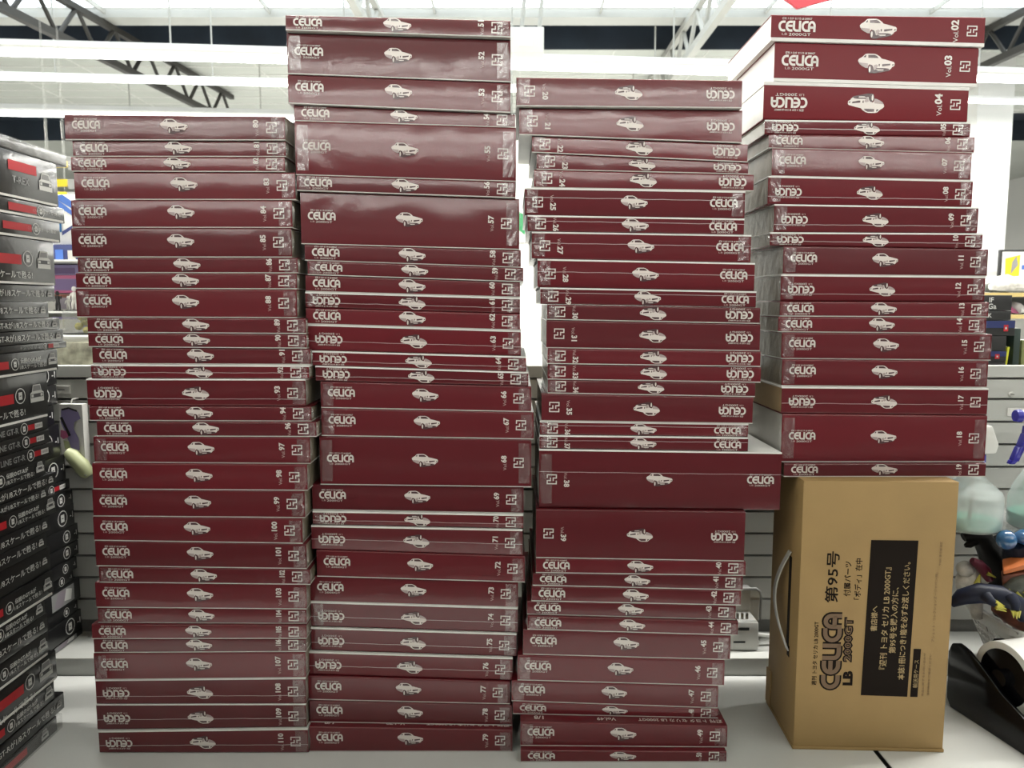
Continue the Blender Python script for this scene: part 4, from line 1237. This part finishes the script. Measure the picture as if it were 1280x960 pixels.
t = toy(Vector((.826, 1.172, TZ + .056)), 'dark filler toy added at the bottom to darken the basket holes')  # unseen filler added to darken what shows through the basket holes
MB().ball((.0, .0, .0), .028, .033, .036, 20).build('body', M['toy_black'], t, smooth=True)
MB().ball((.085, .0, -.002), .050, .031, .035, 20).build('hind_body', M['toy_black'], t, smooth=True)
limb(t, 'tail', [(.12,.0,-.004), (.16,.002,-.010), (.19,.0,-.004)], [.020,.013,.005], M['toy_black'])
limb(t, 'leg', [(.02,-.008,-.028), (.015,-.011,-.038), (.012,-.012,-.045)], [.008,.006,.005], M['toy_black'])

# small white machine with a clear lid on the panel ledge
c = at(926, 757, 1.27)
dv = empty('label_machine', (c.x, 1.272, TZ + .0298)); tag(dv, 'small white machine with a clear lid left of the cardboard box', 'machine')
MB().prism([(-.032, 0), (.024, 0), (.026, .008), (.024, .050), (-.032, .050)], 'y', -.026, .040).build('body', M['white_plastic'], dv, bevel=.003)
MB().box(-.020, -.0266, .036, .008, -.0258, .041).box(-.018, -.0266, .014, .002, -.0258, .017).build('slots', M['edge_black'], dv)
MB().box(-.031, -.020, .0504, .026, -.016, .104).build('lid', M['clear'], dv)
lp = [(-.034, -.018, .052), (.018, -.018, .108), (.028, -.018, .100), (.029, -.018, .052)]
MB().tube([(-.033,-.018,.106), (.020,-.018,.106), (.027,-.018,.100), (.029,-.018,.090), (.029,-.018,.0515)], .0022, 8).build('lid_frame', M['steel_dark'], dv, smooth=True)
MB().box(-.028, .018, .0504, .024, .036, .094).build('inner_block', M['grey_plastic'], dv, bevel=.004)
tb = MB()
for i in range(5): tb.box(-.026+i*.008, -.0135, .0504, -.022+i*.008, -.010, .060)
tb.build('contacts', M['edge_black'], dv)
MB().tube([(.0265, -.004, .020), (.05, -.002, .016), (.075, .004, .022), (.11, .014, .020), (.15, .020, .008), (.19, .022, .0035)], .0035, 8).build('cable', M['white_plastic'], dv, smooth=True)

# purple toy card hanging on the panel, and the pale plastic piece below it
c = at(91, 543, PY - .02)
t = empty('toy_card', c, R(-6)); tag(t, 'white card with a purple toy shape hanging on the panel', 'toy card')
tw, thh = .0215, .0525
MB().box(-tw, -.002, -thh, tw, .012, thh).build('card', M['card_white'], t)
mb = MB()
mb.flat([(-.017,.044),(-.004,.047),(.014,.040),(.018,.028),(.006,.022),(.004,.010),(.012,-.006),(.013,-.026),(.002,-.034),(-.008,-.030),(-.006,-.014),(-.012,.004),(-.019,.020)], -.0024, 0)
mb.stroke([(-.016,.043),(-.003,.046),(.012,.041)], .003, -.0026, 1)
mb.stroke([(-.018,.030),(-.010,.012),(-.004,-.002)], .005, -.0026, 1)
mb.flat([(-.020,.008),(-.010,.006),(-.006,-.004),(-.016,-.008),(-.021,-.004)], -.0027, 2)
mb.flat([(-.016,-.010),(-.006,-.012),(-.003,-.022),(-.014,-.026)], -.0027, 3)
mb.flat([(-.010,-.045),(.013,-.045),(.013,-.040),(-.010,-.040)], -.0026, 1)
mb.build('picture', [M['lilac'], M['black_matt'], M['pink'], M['pale_green']], t)
MB().tube([(0, .0, thh+.001), (0, .004, thh+.008), (0, .0195, thh+.008)], .0012, 6).build('hook', M['truss_pale'], t)
c = at(101, 583, PY - .026)
t = empty('toy_piece', c, 0); tag(t, 'pale green plastic piece hanging below the purple toy card', 'toy')
MB().tube([(-.022, 0, .026), (-.014, 0, .020), (0, 0, .003), (.010, 0, -.012), (.013, 0, -.017)], [.008, .012, .0135, .012, .007], 14).build('body', M['pale_green'], t, smooth=True)
MB().ball((.012, -.009, -.013), .002).build('rivet', M['steel_dark'], t)
MB().tube([(0, .010, .004), (0, .0255, .004)], .002, 6).build('peg', M['truss_pale'], t)

# ------------------------------------------------------------------ goods of the next aisle, left gap
def boxed(nm, px0, px1, py0, py1, D, dep, mats, label, cat, parts=(), base=None, group=None, nodep=False):
    """a carton whose front shows between those pixels at that distance"""
    a, b = at(px0, py1, D), at(px1, py0, D)
    z0 = base if base is not None else a.z
    t = empty(nm, ((a.x+b.x)/2, D, z0)); tag(t, label, cat, group)
    w, h = (b.x-a.x)/2, b.z - z0
    MB().box(-w, 0, 0, w, dep, h).build('carton', M[mats], t, bevel=.001)
    for i, (nm2, q, m) in enumerate(parts):
        MB().flat([(x*2*w - w, z*h) for x, z in q], -.0009 - .0006*i).build(nm2, M[m], t)
    return t
RECT = lambda a, b, c, d: [(a, b), (c, b), (c, d), (a, d)]
boxed('mossy_tray', 45, 140, 428, 451, 1.40, .14, 'stone', 'low tray with a mossy stone print on the shelf behind the panel', 'tray', base=SZ + .0002)
d0 = at(90, 428, 1.40).z
boxed('white_tray', 45, 140, 420, 428, 1.41, .12, 'white_plastic', 'flat white tray lying on the mossy tray', 'tray', base=d0 + .0004)
d1 = at(90, 420, 1.41).z
t = empty('display_case', (at(99, 420, 1.45).x, 1.45, d1 + .0006)); tag(t, 'small clear display case with a mossy clump inside', 'display case')
w = .030; h = .045
MB().box(-w, 0, 0, w, .05, .003).build('base', M['black_matt'], t)
MB().box(-w, 0, .0031, w, .05, h).build('cover', M['clear'], t)
mm = MB()
rr = random.Random(5)
for i in range(16): mm.ball((rr.uniform(-.012, .014), rr.uniform(.018, .034), .008 + rr.uniform(0, .026)), rr.uniform(.004, .008), seg=8)
mm.build('moss_clump', M['moss'], t, smooth=True)
MB().box(.018, .020, .0032, .026, .032, .040).build('dark_post', M['black_matt'], t)
# open shelf of figure boxes further back
FS = empty('figure_shelf', (-1.02, 1.78, 0)); tag(FS, 'pale open shelf of boxed figures seen in the left gap', 'shelf')
z1 = at(82, 424, 1.80).z; z2 = at(82, 389, 1.80).z; z3 = at(82, 325, 1.80).z
for z in (z1-.012, z2-.004, z3-.004):
    MB().box(-.40, 0, z, .42, .30, z + .004).build('board', M['white_paint'], FS)
MB().box(-.40, .30, 0, .42, .31, CZ + .16).build('rear_board', M['white_paint'], FS)
for x in (-.40, .414): MB().box(x, 0, 0, x + .006, .30, CZ + .16).build('upright', M['white_paint'], FS)
boxed('figure_box', 66, 108, 396, 421, 1.84, .10, 'lilac', 'lilac figure box at the foot of the shelf in the left gap', 'box', [('picture', RECT(.1, .2, .9, .9), 'card_pale')], base=z1 - .0076)
boxed('figure_box', 40, 98, 368, 388, 1.86, .10, 'card_pale', 'pale box behind the black figure in the left gap', 'box', [('picture', RECT(.55, .1, .95, .9), 'print_mauve'), ('stripe', RECT(.5, .8, 1, 1), 'toy_rust')], base=z2 + .0006)
boxed('figure_box', 30, 97, 344, 366, 1.88, .10, 'pink', 'pink and purple figure box in the left gap', 'box', [('picture', RECT(.45, .15, 1, .8), 'purple')], base=at(80, 366.3, 1.88).z)
boxed('figure_box', 30, 97, 331, 343.6, 1.88, .10, 'lilac', 'lilac figure box under the navy one in the left gap', 'box', [('picture', RECT(.5, .1, .95, .7), 'purple')], base=at(80, 343.7, 1.88).z)
boxed('figure_box', 62, 100, 306, 324.6, 1.84, .10, 'navy', 'navy blue figure box standing on the pale shelf', 'box', [('picture', RECT(.2, .05, .45, .7), 'blue'), ('picture', RECT(.6, .05, .85, .65), 'card_pale')], base=z3 + .0006)
boxed('figure_box', 60, 104, 243, 305.6, 1.86, .12, 'card_white', 'tall white and blue figure box above the navy one', 'box', [('stripe', [(.2, .95), (.9, .62), (.95, .72), (.45, 1.0)], 'blue'), ('stripe', [(.25, .80), (.85, .50), (.88, .56), (.35, .88)], 'blue'), ('stripe', [(.4, .18), (.9, .42), (.9, .48), (.4, .26)], 'navy'), ('panel', RECT(.15, .25, .4, .55), 'toy_blue')], base=at(80, 305.7, 1.86).z)
def figurine(px, py0, py1, D, m, label, m2='card_white'):
    a = at(px, py1, D); h = at(px, py0, D).z - a.z
    t = empty('figurine', a); tag(t, label, 'figurine')
    MB().lathe([(.0, 0), (h*.22, 0), (h*.2, h*.06), (.0, h*.06)], seg=14).build('stand', M['black_matt'], t)
    MB().tube([(-h*.08, 0, h*.05), (-h*.07, 0, h*.3), (-h*.02, 0, h*.48)], [h*.05, h*.06, h*.07], 8).build('leg', M[m], t, smooth=True)
    MB().tube([(h*.08, 0, h*.05), (h*.07, 0, h*.3), (h*.02, 0, h*.48)], [h*.05, h*.06, h*.07], 8).build('leg', M[m], t, smooth=True)
    MB().tube([(0, 0, h*.44), (0, 0, h*.6), (0, 0, h*.76)], [h*.09, h*.10, h*.07], 10).build('torso', M[m], t, smooth=True)
    MB().tube([(-h*.09, 0, h*.72), (-h*.17, -h*.03, h*.58), (-h*.16, -h*.08, h*.46)], [h*.04, h*.035, h*.03], 8).build('arm', M[m], t, smooth=True)
    MB().tube([(h*.09, 0, h*.72), (h*.18, -h*.03, h*.62), (h*.22, -h*.06, h*.74)], [h*.04, h*.035, h*.03], 8).build('arm', M[m], t, smooth=True)
    MB().ball((0, 0, h*.88), h*.09, h*.09, h*.11, 12).build('head', M[m2], t, smooth=True)
z2p = z2 + .0004
def on_shelf(px, D, z, h, m, label, m2='card_white'):
    c = at(px, 400, D); c.z = z
    t0 = None
    t, k = ray(400)
    py = 480 - 960*math.tan(math.atan((z-CZ)/D) + PITCH)
    py_top = 480 - 960*math.tan(math.atan((z+h-CZ)/D) + PITCH)
    figurine(px, py_top, py, D, m, label, m2)
on_shelf(73, 1.81, z2p, .047, 'black_matt', 'small black figurine on the shelf in the left gap', 'black_matt')
on_shelf(86, 1.82, z2p, .036, 'toy_white', 'small white figurine beside the black one in the left gap')
on_shelf(94, 1.80, z2p, .058, 'toy_white', 'taller white figurine next to the left stack')
on_shelf(81, 1.80, z1 - .0078, .034, 'toy_white', 'pale figurine on the lowest board in the left gap')

# yellow price signs on the far gondolas, seen in the left gap
for i, (py0, py1, D) in enumerate(((201, 209, 6.2), (224, 233, 6.7), (240, 250, 9.5))):
    a, b = at(58, py1, D), at(83, py0, D)
    t = empty('aisle_sign', ((a.x+b.x)/2, D, a.z)); tag(t, ('highest', 'middle', 'lowest')[i] + ' yellow hanging aisle sign in the left gap', 'sign')
    w, h = (b.x-a.x)/2, b.z-a.z
    MB().box(-w, 0, 0, w, .02, h).build('board', M['yellow'], t)
    MB().box(w+.01, 0, -.02, w+.14, .02, h).build('grey_board', M['grey_plastic'], t)
    for x in (-w*.8, w*.8): MB().tube([(x, .01, h), (x, .01, CH - a.z + .05)], .0012, 6).build('wire', M['truss_pale'], t)

# ------------------------------------------------------------------ goods of the next aisle, right gap
GB = [(383, 402.2, 1264, .20, 'black_matt', 'topmost black box with white lettering in the right gap', 'G', .0), (402.5, 414, 1263, .2, 'black_matt', 'second black box with white lettering in the right gap', 'V', 0),
      (414.3, 433.5, 1268, .22, 'black_matt', 'blue and black box with red badge, upper one in the right gap', 'B', 1), (434, 452.3, 1257, .2, 'black_matt', 'plain black box between the two badged boxes', '', 0),
      (452.6, 466.4, 1257, .2, 'black_matt', 'blue and black box with red badge, lower one in the right gap', 'B', 1), (466.7, 474, 1256, .2, 'black_matt', 'lowest thin black box on the shelf at right', '', 0)]
zc = SZ + .0003
for py0, py1, pxr, wid, m, lab, kind, _ in reversed(GB):
    D = 1.365
    h = at(1250, py0, D).z - at(1250, py1, D).z
    xr = at(pxr, (py0+py1)/2, D).x
    t = empty('game_box', (xr - wid/2, D, zc)); tag(t, lab, 'box', 'stacked boxes in the right gap')
    MB().box(-wid/2, 0, 0, wid/2, .19, h).build('carton', M[m], t, bevel=.0008)
    if kind == 'B':
        MB().flat([(-wid/2+.001, h*.5), (wid/2-.001, h*.5), (wid/2-.001, h*.96), (-wid/2+.001, h*.96)], -.0009).build('blue_band', M['navy'], t)
        MB().flat([(wid/2-.021, h*.28), (wid/2-.013, h*.28), (wid/2-.013, h*.70), (wid/2-.021, h*.70)], -.0012).build('red_badge', M['print_red'], t)
        MB().flat([(wid/2-.0185, h*.42), (wid/2-.0155, h*.42), (wid/2-.0155, h*.56), (wid/2-.0185, h*.56)], -.0015).build('badge_centre', M['print_white'], t)
    elif kind == 'G':
        link_mesh('lettering', text_mesh('IF', .012, M['print_white'], .02), t, (wid/2-.037, -.0009, h*.70))
        link_mesh('lettering', text_mesh('Ga', .013, M['print_white'], .02), t, (wid/2-.035, -.0009, h*.28))
    elif kind == 'V':
        link_mesh('lettering', text_mesh('K', .010, M['print_white'], .02), t, (wid/2-.038, -.0009, h*.5))
    zc += h + .0004
def book(px0, px1, py0, D, m, label, lean=0.0, dep=.15):
    a, b = at(px0, py0, D), at(px1, py0, D)
    h = a.z - SZ
    t = empty('standing_book', ((a.x+b.x)/2, D, SZ + .0004)); tag(t, label, 'book', 'books standing in the right gap')
    w = (b.x-a.x)/2
    mb = MB().hexa([(-w-lean, 0, 0), (w-lean, 0, 0), (w-lean, dep, 0), (-w-lean, dep, 0), (-w, 0, h), (w, 0, h), (w, dep, h), (-w, dep, h)])
    mb.build('cover', M[m], t, bevel=.0008)
    MB().hexa([(-w*.7-lean, .002, h+.0002), (w*.7-lean, .002, h+.0002), (w*.7-lean, dep-.004, h+.0002), (-w*.7-lean, dep-.004, h+.0002), (-w*.7-lean, .002, h+.001), (w*.7-lean, .002, h+.001), (w*.7-lean, dep-.004, h+.001), (-w*.7-lean, dep-.004, h+.001)]).build('pages', M['card_white'], t)
book(1259.5, 1262.5, 434, 1.372, 'lime', 'thin lime yellow book leaning beside the black boxes', .0035)
book(1268.5, 1276.5, 411, 1.372, 'dark_green', 'dark green book standing right of the black boxes')
book(1278, 1290, 426, 1.372, 'olive', 'olive green book at the right edge')
# white gondola with plastic models
GX = at(1262, 366, 2.3).x
gd = empty('model_shelf', (GX + .25, 2.28, 0)); tag(gd, 'white shelf of plastic models with yellow board edges at right', 'shelf')
zA = at(1260, 366, 2.3).z; zB = at(1260, 393, 2.3).z; zC = at(1260, 340, 2.3).z
for z in (zA, zB):
    MB().box(-.45, 0, z-.012, .55, .35, z).build('board', M['white_paint'], gd)
    MB().box(-.45, -.004, z-.012, .55, -.0004, z).build('yellow_edge', M['shelf_yellow'], gd)
MB().box(-.45, .352, 0, .55, .37, CZ + .11).build('rear_panel', M['white_paint'], gd)
def lumps(px, D, z, sx, sz, m, label, nm, cat, seed):
    x = at(px, 366, D).x
    t = empty(nm, (x, D, z + .0005)); tag(t, label, cat)
    r = random.Random(seed)
    P = [(-sx, 0, sz*.35), (-sx*.6, 0, sz*.45), (-sx*.1, 0, sz*.5), (sx*.4, 0, sz*.55), (sx, 0, sz*.5)]
    MB().tube(P, [sz*.18, sz*.34, sz*.46, sz*.48, sz*.25], 12).build('fuselage', M[m], t, smooth=True)
    MB().hexa([(-sx*.2, -sx*.35, sz*.3), (sx*.25, -sx*.35, sz*.3), (sx*.35, sx*.35, sz*.3), (-sx*.1, sx*.35, sz*.3), (-sx*.2, -sx*.35, sz*.36), (sx*.25, -sx*.35, sz*.36), (sx*.35, sx*.35, sz*.36), (-sx*.1, sx*.35, sz*.36)]).build('wing', M[m], t)
    MB().hexa([(sx*.7, -.004, sz*.5), (sx*.95, -.004, sz*.5), (sx*.95, .004, sz*.5), (sx*.7, .004, sz*.5), (sx*.85, -.003, sz*1.1), (sx*.98, -.003, sz*1.1), (sx*.98, .003, sz*1.1), (sx*.85, .003, sz*1.1)]).build('fin', M[m], t)
    MB().box(-.01, -.01, 0, .01, .01, sz*.3).build('stand', M['clear'], t)
lumps(1268, 2.33, zA, .075, .05, 'toy_white', 'white model aircraft on the yellow-edged shelf at right', 'model_aircraft', 'model', 4)
lumps(1243, 2.42, zA, .06, .035, 'toy_grey', 'grey model aircraft behind the white one', 'model_aircraft', 'model', 6)
def bag(px0, px1, py0, D, z, m, label, seed):
    a, b = at(px0, py0, D), at(px1, py0, D)
    r = random.Random(seed)
    t = empty('parts_bag', ((a.x+b.x)/2, D, z + .0006)); tag(t, label, 'bag', 'bags of parts on the right shelf')
    w = (b.x-a.x)/2; h = max(.012, a.z - z)
    mb = MB(); n = 9
    vs = []
    for i in range(n):
        u = i/(n-1)
        hh = h*(.6 + .4*math.sin(math.pi*u)) * r.uniform(.75, 1.0)
        for y, f in ((0, .12), (.02, .8), (.06, 1.0), (.10, .7), (.12, .1)):
            vs.append((-w + 2*w*u, y, hh*f))
    fs = []
    for i in range(n-1):
        for k in range(4): fs.append((i*5+k, (i+1)*5+k, (i+1)*5+k+1, i*5+k+1))
        fs.append((i*5+4, (i+1)*5+4, (i+1)*5, i*5))
    fs.append((0, 1, 2, 3, 4)); fs.append(tuple((n-1)*5+k for k in (4, 3, 2, 1, 0)))
    mb.add(vs, fs).build('pouch', M[m], t, smooth=True, angle=60)
    MB().box(-w*.9, -.002, h*.1, -w*.2, -.0005, h*.4).build('tag', M['card_white'], t)
bag(1236, 1258, 376, 2.30, zB, 'card_pale', 'pale bag of parts on the lower right shelf', 1)
bag(1256, 1275, 378, 2.30, zB, 'pink', 'pink bag of parts on the lower right shelf', 2)
bag(1276, 1290, 375, 2.30, zB, 'card_white', 'white bag of parts at the right edge of the shelf', 3)
bag(1232, 1290, 338, 2.48, zA, 'card_pale', 'long grey bag of parts lying behind the model aircraft', 4)
# framed picture
fr = boxed('picture_frame', 1249, 1300, 312, 347, 2.56, .015, 'black_matt', 'black framed picture with a yellow patch at the right edge', 'picture', [('mount', RECT(.04, .05, .97, .95), 'card_white'), ('artwork', [(.15, .12), (.50, .12), (.50, .88), (.12, .80)], 'yellow'), ('artwork', [(.28, .45), (.45, .65), (.40, .85), (.30, .72)], 'print_grey'), ('artwork', RECT(.55, .55, .80, .65), 'blue'), ('artwork', [(.3, .1), (.6, .12), (.55, .35), (.36, .30)], 'card_pale')], base=zA + .0005)
# tall white display cabinet side, washed out by the lamps
wc = empty('white_cabinet', (at(648, 300, 2.6).x + .12, 2.6, 0)); tag(wc, 'tall white cabinet seen between the second and third stacks', 'cabinet')
hz = at(648, 150, 2.6).z
MB().box(-.35, 0, 0, .45, .4, hz).build('carcass', M['white_paint'], wc)
MB().box(-.35, -.018, .05, .045, -.0004, hz-.05).build('door', M['white_paint'], wc, bevel=.002)
MB().box(.055, -.018, .05, .45, -.0004, hz-.05).build('door', M['white_paint'], wc, bevel=.002)
c = at(652, 282, 2.58)
t = empty('green_poster', (c.x, 2.5805, c.z)); tag(t, 'small green and white poster on the white cabinet door', 'poster')
MB().box(-.03, -.001, -.055, .03, .0012, .055).build('sheet', M['card_white'], t)
MB().flat([(-.028, .0), (.01, -.03), (.02, .03), (-.02, .05)], -.0014).build('print', mat('green_print', (.05, .30, .12), .5), t)

# ------------------------------------------------------------------ hanging things under the roof
c = at(997, 11, 3.2)
t = empty('hanging_sign', c); tag(t, 'red sign corner hanging above the right stack', 'sign')
MB().prism([(0, 0), (.17, .045), (.24, .30), (-.02, .42), (-.20, .13)], 'y', -.01, .01).build('board', M['red_sign'], t)
for x, z in ((-.02, .41), (.22, .29)): MB().tube([(x, 0, z), (x, 0, CH - c.z + .05)], .003, 6).build('wire', M['truss_pale'], t)
a, b = at(637, 66, 7.0), at(680, 33, 7.0)
t = empty('air_unit', ((a.x+b.x)/2, 7.0, a.z)); tag(t, 'white box hanging from the roof beside the tallest stack', 'air unit')
w, h = (b.x-a.x)/2, b.z-a.z
MB().box(-w, 0, 0, w, .3, h).build('casing', M['white_plastic'], t, bevel=.01)
MB().box(-w*.5, -.006, h*.25, w*.3, -.0005, h*.6).build('front_plate', M['white_paint'], t)
for x in (-w*.3, w*.75): MB().tube([(x, .15, h), (x + .05, .15, CH - a.z + .02)], .018, 8).build('hanger', M['truss_pale'], t)
